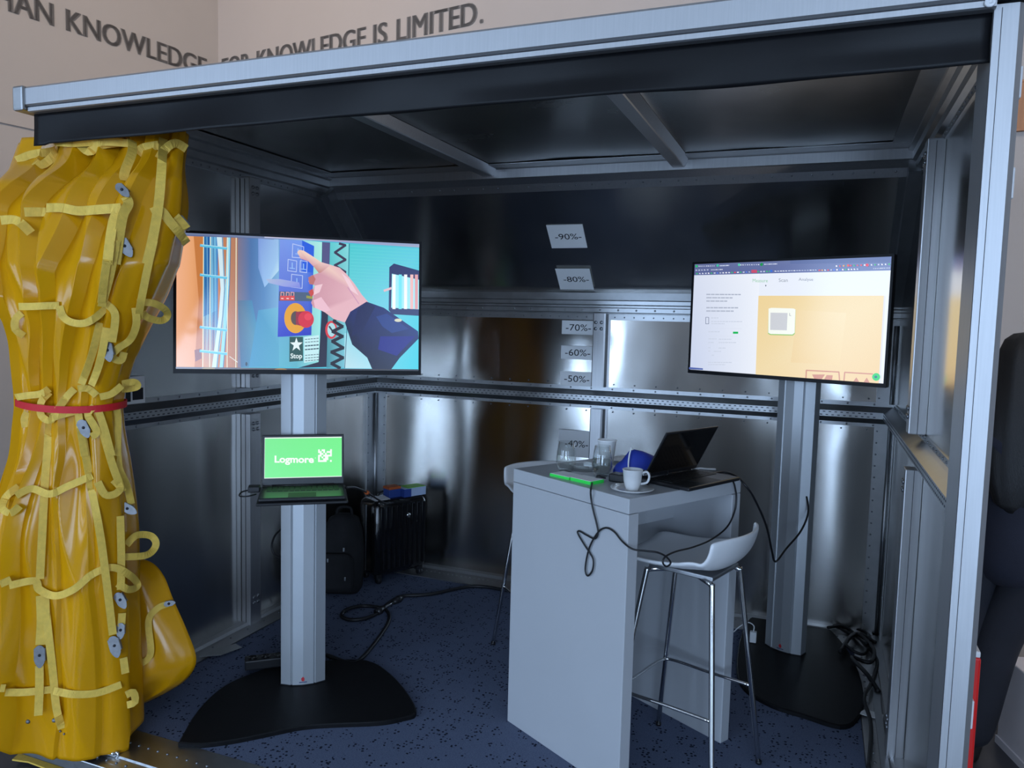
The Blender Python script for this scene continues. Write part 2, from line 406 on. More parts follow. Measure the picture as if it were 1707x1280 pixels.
def beam(mb, p0, p1, a, b):
    """box from p0 to p1 with cross-section spanned by vectors a, b"""
    p0, p1, a, b = map(Vector, (p0, p1, a, b))
    return mb.prism([p0, p0+a, p0+a+b, p0+b], p1-p0)
def sheet(o, u, v, W, H, nrm, seed, amp=0.004, nx=40, nz=14):
    """slightly buckled metal sheet, 2 mm thick"""
    o, u, v, nrm = Vector(o), Vector(u).normalized(), Vector(v).normalized(), Vector(nrm)
    rnd = random.Random(seed); ph = [rnd.uniform(0, 6.28) for _ in range(6)]
    vs = []; fs = []
    for k in range(nz+1):
        for i in range(nx+1):
            s, t = i/nx, k/nz; x, z = s*W, t*H
            edge = min(1, min(s, 1-s)*W/.10)*min(1, min(t, 1-t)*H/.12)
            d = (math.sin(x*7.5+ph[0]+.7*math.sin(z*2+ph[3]))*.5+math.sin(x*15.5+ph[1]+.9*math.sin(z*1.6+ph[4]))*.22+math.sin(x*3.1+ph[2])*.5+math.sin(z*4+ph[5])*.25)*amp*edge
            vs.append(o+u*x+v*z+nrm*d)
    for k in range(nz):
        for i in range(nx): fs.append((k*(nx+1)+i, k*(nx+1)+i+1, (k+1)*(nx+1)+i+1, (k+1)*(nx+1)+i))
    n = len(vs); m = MB().add(vs, fs, True)
    m.add([p-nrm*.02 for p in (o, o+u*W, o+u*W+v*H, o+v*H)], [(3, 2, 1, 0)])
    return m
def rivets(parent, pts, nrm, r=0.0045, name='rivets', m='rivet_steel'):
    nrm = Vector(nrm).normalized(); a = nrm.orthogonal().normalized(); b = nrm.cross(a); mb = MB()
    for p in pts:
        p = Vector(p)
        r0 = [p+(a*math.cos(k*math.pi/3)+b*math.sin(k*math.pi/3))*r for k in range(6)]
        r1 = [p+nrm*r*.6+(a*math.cos(k*math.pi/3)+b*math.sin(k*math.pi/3))*r*.55 for k in range(6)]
        mb.loft([r0, r1])
    return part(name, mb, m, parent, kind='stuff')
def line(p0, p1, step):
    p0, p1 = Vector(p0), Vector(p1); n = max(1, int((p1-p0).length/step))
    return [p0+(p1-p0)*(k/n) for k in range(n+1)]
def bolts(parent, pts, nrm, r=0.009):
    for p in pts:
        nn = Vector(nrm).normalized(); a = nn.orthogonal().normalized(); b = nn.cross(a); p = Vector(p)
        rg = [[p+nn*h+(a*math.cos(k*math.pi/6)+b*math.sin(k*math.pi/6))*q for k in range(12)] for h, q in ((0, r), (.004, r), (.006, r*.6))]
        part('bolt', MB().loft(rg), 'rivet_steel', parent)

# pallet base, sill and floor edges
part('support_frame', MB().box((-2.62, 2.05, ZF), (.30, 4.40, -.06)), 'slot_dark', ct)
part('pallet_base', MB().bbox((-2.765, 1.90, -.06), (.425, 4.47, -.008), .004), 'alu_rail', ct)
sill = part('front_sill', MB().prism([(-2.76, 1.91, -.03), (-2.76, 1.91, -.012), (-2.76, 1.955, -.002), (-2.76, 1.957, .006), (-2.76, 2.06, .006), (-2.76, 2.062, .001), (-2.76, 2.118, .001), (-2.76, 2.118, -.03)], (3.18, 0, 0)), 'alu_rail', ct)
rivets(sill, line((-2.7, 1.935, -.0055), (.35, 1.935, -.0055), .045), (0, -.2, 1), .006)
rivets(sill, line((-2.7, 2.035, .006), (.35, 2.035, .006), .045), (0, 0, 1), .006)
e = part('floor_edge', MB().prism([(XL, YF, .022), (XL+.035, YF, .022), (XL+.045, YF, .010), (-2.565, YF, .004), (-2.565, YF, -.008), (XL, YF, -.008)], (0, YB-YF, 0)), 'alu_post', ct)
rivets(e, line((XL+.075, 2.2, .009), (XL+.075, 4.25, .009), .12), Z, .006)
e = part('floor_edge', MB().prism([(XL, YB, .022), (XL, YB-.04, .022), (XL, YB-.06, .010), (XL, 4.15, .004), (XL, 4.15, -.008), (XL, YB, -.008)], (XR-XL, 0, 0)), 'alu_post', ct)
rivets(e, line((-2.5, 4.25, .008), (.2, 4.25, .008), .03)[::1], Z, .005)
e = part('floor_edge', MB().prism([(XR, YF, .022), (XR-.035, YF, .022), (XR-.05, YF, .010), (.245, YF, .004), (.245, YF, -.008), (XR, YF, -.008)], (0, YB-YF, 0)), 'alu_post', ct)
rivets(e, line((.275, 2.2, .006), (.275, 4.1, .006), .07), Z, .006)

# sheets
ZM0, ZM1 = 1.105, 1.222
PY = (2.12, 3.10, YB)                       # side wall bays
def wall_sheets(x, nx, sd):
    for k in range(2):
        y0, y1 = PY[k], PY[k+1]
        part('wall_panel', sheet((x, y0, 0.0), (0, 1, 0), Z, y1-y0, ZM0+.02, (nx, 0, 0), sd+k), 'alu_panel', ct)
        if k == 0:
            part('wall_panel', sheet((x, y0, ZM1-.02), (0, 1, 0), Z, y1-y0, ZR-ZM1, (nx, 0, 0), sd+5), 'alu_panel', ct)
        else:
            t = .02
            pl = [(x, y0, ZM1-.02), (x, y1, ZM1-.02), (x, y1, ZS), (x, YS, ZR-.02), (x, y0, ZR-.02)]
            part('wall_panel', MB().prism(pl, (-nx*t, 0, 0)), 'alu_panel', ct)
wall_sheets(XL, 1, 11)
wall_sheets(XR, -1, 31)
BX = (XL, -1.175, XR)
for k in range(2):
    x0, x1 = BX[k], BX[k+1]
    part('wall_panel', sheet((x0, YB, 0.0), (1, 0, 0), Z, x1-x0, ZM0+.02, (0, -1, 0), 51+k, .005), 'alu_panel', ct)
    part('wall_panel', sheet((x0, YB, ZM1-.02), (1, 0, 0), Z, x1-x0, 1.64-ZM1+.02, (0, -1, 0), 61+k, .005), 'alu_panel', ct)
sl = Vector((0, YS-(YB-.01), ZT-ZS)); sln = Vector((0, -sl.z, sl.y)).normalized()
part('slanted_panel', sheet((XL, YB-.01, ZS), (1, 0, 0), sl, XR-XL, sl.length, sln, 71, .0015, 60, 14), 'alu_panel', ct)
RB = (XL, -1.655, -.667, XR)
for k in range(3):
    part('roof_panel', sheet((RB[k], 2.05, ZR), (1, 0, 0), (0, 1, 0), RB[k+1]-RB[k], YS+.05-2.05, (0, 0, -1), 81+k, .003, 24, 24), 'alu_roof', ct)

# mid rails (hat section) with rivets and a perforated face
HAT = [(0, 1.228), (.004, 1.228), (.004, 1.206), (.012, 1.200), (.038, 1.178), (.038, 1.146), (.012, 1.124), (.004, 1.118), (.004, 1.100), (0, 1.100)]
def slots(parent, p0, p1, nrm, step=.028):
    p0, p1, nrm = Vector(p0), Vector(p1), Vector(nrm); d = (p1-p0).normalized(); mb = MB(); n = int((p1-p0).length/step)
    for k in range(n):
        for dz, off in ((.008, 0), (-.008, step/2)):
            c = p0+d*(k*step+off)+Z*dz
            mb.prism([c-d*.006-Z*.0025, c+d*.006-Z*.0025, c+d*.006+Z*.0025, c-d*.006+Z*.0025], nrm*.001)
    part('slot_row', mb, 'slot_dark', parent, kind='stuff')
rl = part('side_rail', MB().prism([(XL+d, YF+.1, z) for d, z in HAT], (0, YB-YF-.1, 0)), 'alu_rail', ct)
for z in (1.217, 1.109): rivets(rl, line((XL+.004, 2.2, z), (XL+.004, 4.25, z), .115), (1, 0, 0), .006)
slots(rl, (XL+.038, 2.15, 1.162), (XL+.038, 4.32, 1.162), (1, 0, 0))
rl = part('side_rail', MB().prism([(XR-d*1.35, YF+.1, z) for d, z in HAT], (0, YB-YF-.1, 0)), 'alu_rail', ct)
for z in (1.217, 1.109): rivets(rl, line((XR-.006, 2.2, z), (XR-.006, 4.25, z), .07), (-1, 0, 0), .006)
slots(rl, (XR-.0513, 2.15, 1.162), (XR-.0513, 4.32, 1.162), (-1, 0, 0))
rl = part('back_rail', MB().prism([(XL, YB-d, z) for d, z in HAT], (XR-XL, 0, 0)), 'alu_rail', ct)
for z in (1.217, 1.109): rivets(rl, line((-2.6, YB-.004, z), (.28, YB-.004, z), .125), (0, -1, 0), .0055)
slots(rl, (XL+.04, YB-.038, 1.162), (XR-.06, YB-.038, 1.162), (0, -1, 0))
SEAM = [(0, 1.790), (.012, 1.788), (.030, 1.770), (.034, 1.730), (.046, 1.724), (.046, 1.704), (.020, 1.698), (.020, 1.688), (.034, 1.683), (.034, 1.660), (.012, 1.655), (.012, 1.652), (.004, 1.650), (.004, 1.616), (0, 1.616)]
rl = part('contour_rail', MB().prism([(XL, YB-d, z) for d, z in SEAM], (XR-XL, 0, 0)), 'alu_rail', ct)
rivets(rl, line((-2.55, YB-.034, 1.672), (.3, YB-.034, 1.672), .105), (0, -1, 0), .006, m='alu_post')
rivets(rl, line((-2.55, YB-.004, 1.632), (.3, YB-.004, 1.632), .055), (0, -1, 0), .0045)

# intermediate posts
def side_post(x, s, lab):
    mb = MB().bbox((min(x, x+s*.058), 3.085, .006), (max(x, x+s*.058), 3.165, 1.100), .004).bbox((min(x, x+s*.058), 3.085, 1.228), (max(x, x+s*.058), 3.165, 2.27), .004)
    po = part('wall_post', mb, 'alu_post', ct)
    part('post_seam', MB().box((x+s*.029-.0008, 3.0835, .01), (x+s*.029+.0008, 3.0855, 1.098)).box((x+s*.029-.0008, 3.0835, 1.23), (x+s*.029+.0008, 3.0855, 2.26)), 'seam_dark', po)
    for zc in (2.19, .12, 1.29, 1.02):
        bolts(po, [(x+s*.058, 3.11+.03*a, zc+.03*b) for a in (0, 1) for b in (0, 1)], (s, 0, 0))
side_post(XL, 1, '')
side_post(XR, -1, '')
mb = MB()
for z0, z1 in ((.01, 1.10), (1.228, 1.652)):
    mb.prism([(-1.217, YB, z0), (-1.217, YB-.030, z0), (-1.212, YB-.034, z0), (-1.152, YB-.034, z0), (-1.143, YB-.030, z0), (-1.133, YB-.004, z0), (-1.120, YB-.003, z0), (-1.120, YB, z0)], (0, 0, z1-z0))
po = part('wall_post', mb, 'alu_post', ct)
bolts(po, [(-1.2+.034*a, YB-.034, 1.565+.036*b) for a in (0, 1) for b in (0, 1)], (0, -1, 0), .010)
for x0, x1 in ((XL+.1, -1.25), (-1.09, XR-.12)):
    rivets(po, line((x0, YB-.006, 1.245), (x1, YB-.006, 1.245), .12), (0, -1, 0), .0045)
    rivets(po, line((x0, YB-.006, 1.085), (x1, YB-.006, 1.085), .12), (0, -1, 0), .0045)

# back corner columns with riveted flanges
for x, s in ((XL, 1), (XR, -1)):
    mb = MB()
    for z0, z1 in ((.0, 1.105), (1.222, 1.62)):
        mb.box((min(x, x+s*.085), YB-.006, z0), (max(x, x+s*.085), YB, z1))
        mb.box((min(x, x+s*.006), YB-.10, z0), (max(x, x+s*.006), YB, z1))
        mb.tube([(x+s*.012, YB-.012, z0), (x+s*.012, YB-.012, z1)], .012, 10)
    po = part('corner_column', mb, 'alu_rail', ct)
    pts = [(x+s*.072, YB-.006, z) for z in [.06+.06*k for k in range(18)]+[1.25+.06*k for k in range(6)]]
    rivets(po, pts, (0, -1, 0), .005)
    pts = [(x+s*.006, YB-.088, z) for z in [.06+.06*k for k in range(18)]+[1.25+.06*k for k in range(6)]]
    rivets(po, pts, (s, 0, 0), .005)
    # contour edge beam on the side wall
    d = sl.normalized(); n2 = Vector((0, -d.z, d.y))
    mb = MB(); beam(mb, (x, YB, ZS), (x, YS, ZT), Vector((s*.055, 0, 0)), n2*.085)
    beam(mb, (x, YB, ZS), (x, YS, ZT), Vector((s*.085, 0, 0)), n2*.012)
    part('contour_beam', mb, 'alu_rail', ct)

# roof rails and beams
for x, s in ((XL, 1), (XR, -1)):
    pf = [(0, 2.39), (.060, 2.39), (.060, 2.372), (.042, 2.366), (.042, 2.332), (.026, 2.326), (.026, 2.296), (.008, 2.290), (.008, 2.262), (0, 2.262)]
    rl = part('roof_rail', MB().prism([(x+s*d, 2.05, z) for d, z in pf], (0, YS-2.03, 0)), 'alu_rail', ct)
    rivets(rl, line((x+s*.008, 2.15, 2.275), (x+s*.008, 3.75, 2.275), .05), (s, 0, 0), .005)
    part('roof_flange', MB().box((min(x, x+s*.13), 2.05, 2.384), (max(x, x+s*.13), YS+.02, 2.388)), 'alu_rail', ct)
pf = [(0, 2.39), (-.055, 2.39), (-.055, 2.385), (-.03, 2.380), (-.03, 2.336), (-.02, 2.333), (.010, 2.306), (.035, 2.270), (.047, 2.28), (.06, 2.30)]
rl = part('roof_rail', MB().prism([(XL, YS+d, z) for d, z in pf], (XR-XL, 0, 0)), 'alu_post', ct)
rivets(rl, line((XL+.12, YS+.018, 2.292), (XR-.1, YS+.018, 2.292), .085), (0, -.8, -.55), .005)
part('roof_flange', MB().box((XL, YS-.14, 2.383), (XR, YS, 2.387)), 'alu_rail', ct)
for x in RB[1:3]:
    part('roof_beam', MB().prism([(x-.048, 2.05, 2.388), (x-.030, 2.05, 2.350), (x-.026, 2.05, 2.346), (x+.026, 2.05, 2.346), (x+.030, 2.05, 2.350), (x+.048, 2.05, 2.388)], (0, YS-2.05, 0)), 'alu_post', ct)

# front frame: two corner posts and the header
fp = part('front_post', MB().prism([(.318, 2.020, ZF), (.367, 2.020, ZF), (.380, 2.031, ZF), (.380, 2.16, ZF), (.36, 2.185, ZF), (.318, 2.185, ZF)], (0, 0, 2.318-ZF)), 'alu_matt', ct)
part('post_seam', MB().box((.3335, 2.0185, ZF), (.3345, 2.0205, 2.31)).box((.3172, 2.0192, ZF), (.3185, 2.021, 2.31)), 'seam_dark', fp)
for z in (2.12, 1.90, .66, .40, -.02):
    part('latch_lug', MB().bbox((.378, 2.045, z), (.387, 2.09, z+.07), .003), 'white_plastic', fp, label='small white latch lug')
part('front_post', MB().bbox((-2.735, 2.16, ZF), (-2.685, 2.24, 2.318), .006), 'alu_matt', ct)
hd = part('front_header', MB().prism([(-2.705, 2.005, 2.326), (-2.705, 1.996, 2.332), (-2.705, 1.996, 2.388), (-2.705, 2.004, 2.396), (-2.705, 2.12, 2.396), (-2.705, 2.12, 2.326)], (3.10, 0, 0)), 'alu_matt', ct)
part('header_lip', MB().prism([(-2.70, 2.008, 2.306), (-2.70, 2.002, 2.309), (-2.70, 2.002, 2.322), (-2.70, 2.010, 2.3245), (-2.70, 2.06, 2.3245), (-2.70, 2.06, 2.306)], (3.02, 0, 0)), 'alu_matt', hd)
part('header_groove', MB().box((-2.70, 2.004, 2.3235), (.39, 2.06, 2.3275)), 'seam_dark', hd)
part('end_cap', MB().bbox((-2.758, 1.985, 2.310), (-2.704, 2.125, 2.398), .008), 'alu_rail', hd)
M = frame((.306, 2.000, 2.316), (1, 0, 0), (0, 0, 1), (0, -1, 0))
part('pulley', MB().lathe([(.0001, 0), (.011, 0), (.011, .006), (.008, .008), (.0065, .006), (.005, .006), (.004, .009), (.0001, .009)], n=24, M=M), 'white_plastic', hd)

# valance
vs = []; fs = []; nx, nz = 120, 10
for k in range(nz+1):
    for i in range(nx+1):
        s, t = i/nx, k/nz
        x = -2.708+s*3.026; z = 2.306-t*(.108+.004*math.sin(s*9)+(.006 if s < .02 else 0))
        y = 2.035+.006*math.sin(s*13+t)*t-.012*t*t*math.sin(s*5+1)+.004*math.sin(s*41)*t-(.018*max(0, t-.55)*(1+math.sin(s*21)) if s > .55 else 0)
        vs.append((x, y, z))
for k in range(nz):
    for i in range(nx): fs.append((k*(nx+1)+i, k*(nx+1)+i+1, (k+1)*(nx+1)+i+1, (k+1)*(nx+1)+i))
va = single('valance', MB().add(vs, fs, True), 'black_fabric', 'black fabric valance strip hanging under the aluminium front header', 'valance', (-1.2, 2.035, 2.2))
md = va.modifiers.new('thickness', 'SOLIDIFY'); md.thickness = .003

single('carpet', MB().bbox((-2.562, 2.120, -.007), (.243, 4.147, 0.0), .002), 'carpet_blue', 'blue grey carpet with small dark dots on the container floor', 'carpet', (-1.16, 3.1, -.007))

# percentage signs
def sign(txt, o, u, v, n, w_, h_, x0, x1, lab):
    o, u, v, n = Vector(o), Vector(u).normalized(), Vector(v).normalized(), Vector(n).normalized()
    M = frame(o+n*(.006 if n.z < -.1 else .008), u, v, n)
    root = thing('paper_sign', lab, 'sign', o)
    part('sheet', MB().box((0, 0, 0), (w_, h_, .0008), M), 'paper', root)
    t = text_mb(txt, .06); fit_text(t, x0, x1, h_/2-.019, h_/2+.019); t.v = [M @ (p+Vector((0, 0, .0015))) for p in t.v]
    part('print', t, 'ink', root)
sign('-90%-', (-1.41, 4.34-.2165-.006, 1.772+.2385), (1, 0, 0), sl, sln, .205, .157, .035, .185, 'topmost white paper sign reading -90%- high on the slanted panel')
sign('-80%-', (-1.418, 4.34-.020-.006, 1.772+.020), (1, 0, 0), sl, sln, .203, .155, .035, .185, 'white paper sign reading -80%- at the bottom edge of the slanted panel')
for t, z0, z1, lb in (('-70%-', 1.528, 1.608, 'directly below the contour rail'), ('-60%-', 1.382, 1.461, 'halfway between contour rail and middle rail'), ('-50%-', 1.226, 1.309, 'standing right on top of the middle rail'), ('-40%-', .805, .962, 'behind the drinking glasses')):
    sign(t, (-1.412, YB-.002, z0), (1, 0, 0), Z, (0, -1, 0), .192, z1-z0, .042 if t == '-40%-' else .025, .184 if t == '-40%-' else .178, 'white paper sign reading %s %s' % (t, lb))
# ------------------------------------------------------------------ pictures shown on the screens (flat layers of coloured shapes)
def homog(src):
    """homography taking four picture corners (TL, TR, BR, BL) to the unit square, y up"""
    dst = [(0, 1), (1, 1), (1, 0), (0, 0)]; A = []; b = []
    for (x, y), (u, v) in zip(src, dst):
        A += [[x, y, 1, 0, 0, 0, -u*x, -u*y], [0, 0, 0, x, y, 1, -v*x, -v*y]]; b += [u, v]
    h = np.append(np.linalg.solve(np.array(A, float), np.array(b, float)), 1).reshape(3, 3)
    def f(x, y):
        q = h @ np.array([x, y, 1.0]); return min(1, max(0, q[0]/q[2])), min(1, max(0, q[1]/q[2]))
    return f
class Pic:
    """collects coloured polygons in unit-square coordinates, later layers slightly in front"""
    def __init__(s, src, W, H): s.h = homog(src); s.W = W; s.H = H; s.mb = MB(); s.mb.c = []; s.k = 0
    def poly(s, pts, col):
        """col: one sRGB colour or one per corner"""
        cols = [col]*len(pts) if not isinstance(col[0], (tuple, list)) else col
        s.k += 1; vs = []
        for (x, y) in pts:
            u, v = s.h(x, y); vs.append(Vector(((u-.5)*s.W, (v-.5)*s.H, s.k*0.00004)))
        bm = bmesh.new(); bv = [bm.verts.new(p) for p in vs]
        for i, q in enumerate(bv): q.index = i
        try:
            f = bm.faces.new(bv); f.normal_update()
            rev = f.normal.z < 0
        except ValueError: bm.free(); return
        bm.free(); idx = list(range(len(vs)))
        s.mb.add(vs, [idx[::-1] if rev else idx]); s.mb.c += [lin(c) for c in cols]
    def rect(s, x0, y0, x1, y1, col): s.poly([(x0, y0), (x1, y0), (x1, y1), (x0, y1)], col)
    def grad(s, x0, y0, x1, y1, stops):
        """left to right gradient through equally spaced colours"""
        n = len(stops)-1
        for i in range(n):
            a = x0+(x1-x0)*i/n; b = x0+(x1-x0)*(i+1)/n
            s.poly([(a, y0), (b, y0), (b, y1), (a, y1)], [stops[i], stops[i+1], stops[i+1], stops[i]])
    def ell(s, cx, cy, rx, ry, col, n=28): s.poly([(cx+rx*math.cos(2*math.pi*i/n), cy+ry*math.sin(2*math.pi*i/n)) for i in range(n)], col)
    def line(s, pts, w, col):
        for a, b in zip(pts[:-1], pts[1:]):
            dx, dy = b[0]-a[0], b[1]-a[1]; l = math.hypot(dx, dy) or 1; nx, ny = -dy/l*w/2, dx/l*w/2; ex, ey = dx/l*w*.25, dy/l*w*.25
            s.poly([(a[0]+nx-ex, a[1]+ny-ey), (b[0]+nx+ex, b[1]+ny+ey), (b[0]-nx+ex, b[1]-ny+ey), (a[0]-nx-ex, a[1]-ny-ey)], col)
    def text(s, txt, x0, y0, x1, y1, col, bold=0.0):
        """y0 top, y1 bottom of the writing, in picture pixels"""
        t = text_mb(txt, .1, bold); fit_text(t, x0, x1, -y1, -y0); s.k += 1
        vs = []
        for p in t.v:
            u, v = s.h(p.x, -p.y); vs.append(Vector(((u-.5)*s.W, (v-.5)*s.H, s.k*0.00004)))
        s.mb.add(vs, t.f); s.mb.c += [lin(col)]*len(vs)
    def build(s, M, parent, strength, name='picture'):
        s.mb.xf(M); return part(name, s.mb, screen_mat(strength), parent)

def television(c, yaw, tilt, W, H, label, paint, src):
    root = thing('television', label, 'television', c, 0.0, 'wide flat televisions on stands')
    n = Vector((math.sin(yaw), -math.cos(yaw), 0)); u = Vector((math.cos(yaw), math.sin(yaw), 0))
    v = Z*math.cos(tilt)+n*math.sin(tilt); nn = u.cross(v)
    M = frame(c, u, v, nn)
    part('casing', MB().bbox((-W/2, -H/2, -.035), (W/2, H/2, 0), .005, M).bbox((-W*.36, -H*.36, -.065), (W*.36, H*.30, -.033), .012, M), 'plastic_black', root)
    b = .011
    mb = MB()
    for a, d in (((-W/2, -H/2), (W/2, -H/2+.018)), ((-W/2, H/2-b), (W/2, H/2)), ((-W/2, -H/2+.018), (-W/2+b, H/2-b)), ((W/2-b, -H/2+.018), (W/2, H/2-b))):
        mb.box((a[0], a[1], -.002), (d[0], d[1], .004), M)
    part('bezel', mb, 'bezel_black', root)
    sw, sh = W-2*b, H-b-.018
    sc = part('screen', MB().box((-sw/2, -sh/2, -.001), (sw/2, sh/2, .0004), M @ Matrix.Translation((0, (.018-b)/2, 0))), 'gloss_black', root)
    p = Pic(src, sw, sh); paint(p)
    p.build(M @ Matrix.Translation((0, (.018-b)/2, .0005)), sc, 1.0, 'picture')
    return root, M

def paint_machine(p):
    # wooden wall, cable ladder, grey blue box, hand pressing a blue button panel
    p.rect(80, 80, 1640, 940, (70, 190, 215))
    p.grad(80, 80, 490, 940, [(240, 178, 140), (232, 165, 115), (205, 130, 75), (190, 120, 75), (170, 120, 90)])
    p.poly([(190, 80), (250, 80), (250, 940), (200, 940), (225, 500)], (196, 122, 66))
    p.poly([(200, 800), (240, 790), (245, 850), (205, 870)], (140, 80, 70))
    p.grad(252, 90, 345, 905, [(60, 140, 190), (30, 90, 160), (110, 180, 215), (50, 120, 190)])
    p.poly([(252, 600), (340, 560), (330, 905), (252, 905)], [(120, 170, 190), (60, 130, 190), (190, 150, 120), (215, 150, 100)])
    for x in range(262, 340, 13): p.line([(x, 95), (x+6, 500), (x+2, 800)], 3, (140, 200, 225) if x % 2 else (20, 70, 140))
    p.line([(352, 92), (365, 250), (378, 430), (366, 600), (345, 760), (325, 905)], 32, (205, 228, 235))
    p.line([(372, 92), (380, 250), (388, 430), (376, 600), (355, 760), (340, 905)], 8, (110, 150, 180))
    p.line([(412, 95), (405, 400), (390, 640), (368, 905)], 22, (150, 215, 235))
    p.line([(425, 95), (418, 400), (402, 640), (380, 905)], 5, (60, 110, 160))
    for x in (254, 297, 406, 460): p.line([(x, 95), (x-2, 905)], 5, (235, 235, 205))
    for y in (175, 355, 672, 815): p.line([(236, y-10), (400, y+8)], 16, (90, 190, 225)); p.line([(240, y-14), (400, y+2)], 3, (200, 235, 240))
    p.line([(420, 840), (500, 895)], 4, (225, 225, 215))
    p.grad(470, 85, 800, 905, [(120, 110, 130), (70, 110, 165), (85, 135, 190), (120, 170, 215), (150, 205, 230)])
    p.poly([(490, 905), (470, 500), (560, 500), (640, 905)], [(60, 105, 150), (80, 100, 130), (60, 130, 175), (90, 170, 205)])
    p.poly([(540, 905), (600, 560), (740, 540), (800, 905)], [(70, 150, 195), (75, 150, 195), (120, 190, 220), (95, 175, 205)])
    p.poly([(600, 90), (780, 100), (745, 300), (640, 420), (600, 300)], [(120, 150, 215), (160, 200, 235), (190, 225, 240), (150, 190, 235), (115, 150, 210)])
    p.ell(525, 885, 7, 12, (30, 50, 70))
    p.poly([(730, 95), (1008, 140), (985, 880), (840, 908), (730, 900)], [(110, 160, 215), (170, 235, 225), (150, 225, 225), (90, 175, 195), (95, 180, 205)])
    p.poly([(738, 125), (880, 130), (957, 165), (935, 712), (722, 722)], [(120, 150, 230), (110, 150, 235), (50, 110, 225), (30, 50, 190), (45, 60, 200)])
    p.poly([(880, 130), (957, 165), (950, 330), (880, 320)], (30, 90, 220))
    for a in ([(820, 152), (890, 170), (888, 240), (816, 235)], [(790, 248), (845, 258), (842, 325), (787, 318)], [(868, 255), (912, 262), (908, 330), (865, 325)], [(812, 340), (882, 348), (878, 426), (808, 418)]):
        p.line(a+[a[0]], 4, (190, 205, 245))
        cx = sum(q[0] for q in a)/4; cy = sum(q[1] for q in a)/4
        p.line([(cx, cy-18), (cx, cy+18)], 6, (150, 190, 245)); p.line([(cx-16, cy+14), (cx+16, cy+18)], 5, (150, 190, 245))
    p.poly([(650, 370), (740, 370), (860, 390), (870, 425), (760, 415), (670, 395)], [(170, 185, 215), (160, 170, 225), (140, 150, 225), (120, 130, 220), (150, 160, 225), (160, 180, 220)])
    p.poly([(733, 445), (945, 452), (942, 505), (730, 502)], (72, 92, 122))
    for x in (744, 778, 808): p.line([(x, 450), (x+18, 452), (x+17, 488), (x-1, 486), (x, 450)], 4, (240, 170, 170))
    p.rect(738, 472, 830, 500, (215, 70, 70)); 
    for x in (746, 780, 810): p.line([(x, 488), (x+12, 489)], 6, (250, 215, 210))
    p.poly([(905, 470), (945, 475), (944, 492), (905, 486)], (150, 150, 60))
    p.ell(835, 608, 71, 92, (226, 160, 25)); p.ell(836, 608, 30, 42, (84, 70, 70))
    p.poly([(838, 570), (900, 565), (900, 662), (838, 648)], (150, 30, 55)); p.ell(902, 616, 50, 51, (208, 38, 60)); p.ell(915, 600, 24, 22, (228, 60, 80))
    p.poly([(1008, 140), (1062, 143), (1060, 560), (1035, 905), (850, 910), (980, 875), (1000, 600)], (25, 25, 55))
    p.poly([(1008, 140), (1060, 143), (1055, 300), (1010, 350)], (80, 80, 130))
    p.poly([(1060, 143), (1185, 150), (1150, 910), (1030, 910)], [(90, 200, 205), (130, 215, 220), (120, 195, 215), (60, 130, 150)])
    p.poly([(1180, 150), (1640, 175), (1640, 930), (1145, 915)], [(70, 200, 205), (95, 205, 225), (60, 205, 225), (130, 210, 230)])
    p.poly([(1147, 700), (1310, 700), (1330, 915), (1144, 912)], [(150, 215, 230), (120, 210, 230), (170, 225, 240), (190, 225, 235)])
    for k in range(15): p.line([(1190, 165+k*20), (1635, 188+k*20)], 2, (105, 215, 218))
    p.line([(1183, 150), (1170, 560), (1146, 912)], 4, (40, 80, 110))
    p.poly([(797, 722), (882, 722), (882, 868), (795, 873)], (25, 75, 70))
    st = []
    for i in range(10):
        r = 42 if i % 2 == 0 else 17; a = -math.pi/2+i*math.pi/5; st.append((840+r*math.cos(a), 770+r*1.05*math.sin(a)))
    p.poly(st, (225, 240, 240)); p.text('Stop', 803, 822, 876, 862, (225, 240, 240), .02)
    p.poly([(888, 724), (984, 712), (980, 865), (888, 880)], (195, 235, 240))
    for k, y in enumerate((738, 756, 778, 800, 835, 852, 868)):
        for x in range(896, 970, 18): p.line([(x, y-(x-896)*.08), (x+12, y-1-(x-896)*.08)], 7 if k in (2, 3) else 4, (40, 70, 85))
    zz = [(1120, 150), (1158, 160), (1090, 205), (1158, 250), (1088, 285), (1155, 325), (1140, 370)]
    p.line(zz, 15, (55, 45, 75))
    p.ell(1062, 680, 38, 55, (215, 50, 60)); p.ell(1064, 680, 26, 42, (170, 215, 225)); p.line([(1050, 660), (1072, 690)], 10, (40, 40, 60))
    zz = [(1100, 600), (1080, 628), (1135, 660), (1070, 690), (1135, 720), (1068, 750), (1138, 790), (1062, 815), (1136, 850), (1062, 885), (1115, 912)]
    p.line(zz, 19, (22, 20, 38))
    p.poly([(1440, 295), (1470, 272), (1640, 315), (1640, 595), (1455, 585), (1432, 560)], (40, 50, 105))
    p.poly([(1456, 335), (1632, 372), (1632, 555), (1448, 545)], (165, 235, 250))
    for x, c in ((1470, (245, 250, 255)), (1510, (120, 230, 245)), (1545, (245, 245, 250)), (1585, (240, 190, 190)), (1615, (225, 160, 165))): p.line([(x, 345), (x-4, 548)], 20, c)
    p.line([(1405, 440), (1450, 425)], 14, (225, 190, 200))
    # hand
    skin = [(848, 205), (862, 190), (890, 195), (940, 225), (1000, 265), (1062, 282), (1120, 300), (1165, 340), (1215, 400), (1260, 465), (1300, 510), (1260, 570), (1190, 610), (1150, 635), (1080, 615), (1020, 572), (985, 550), (950, 545), (935, 515), (950, 480), (938, 450), (960, 410), (918, 385), (935, 350), (985, 332), (960, 300), (920, 262), (870, 245)]
    p.poly(skin, [(238, 205, 190) if i < 6 else (228, 180, 190) if i < 16 else (205, 150, 165) for i in range(len(skin))])
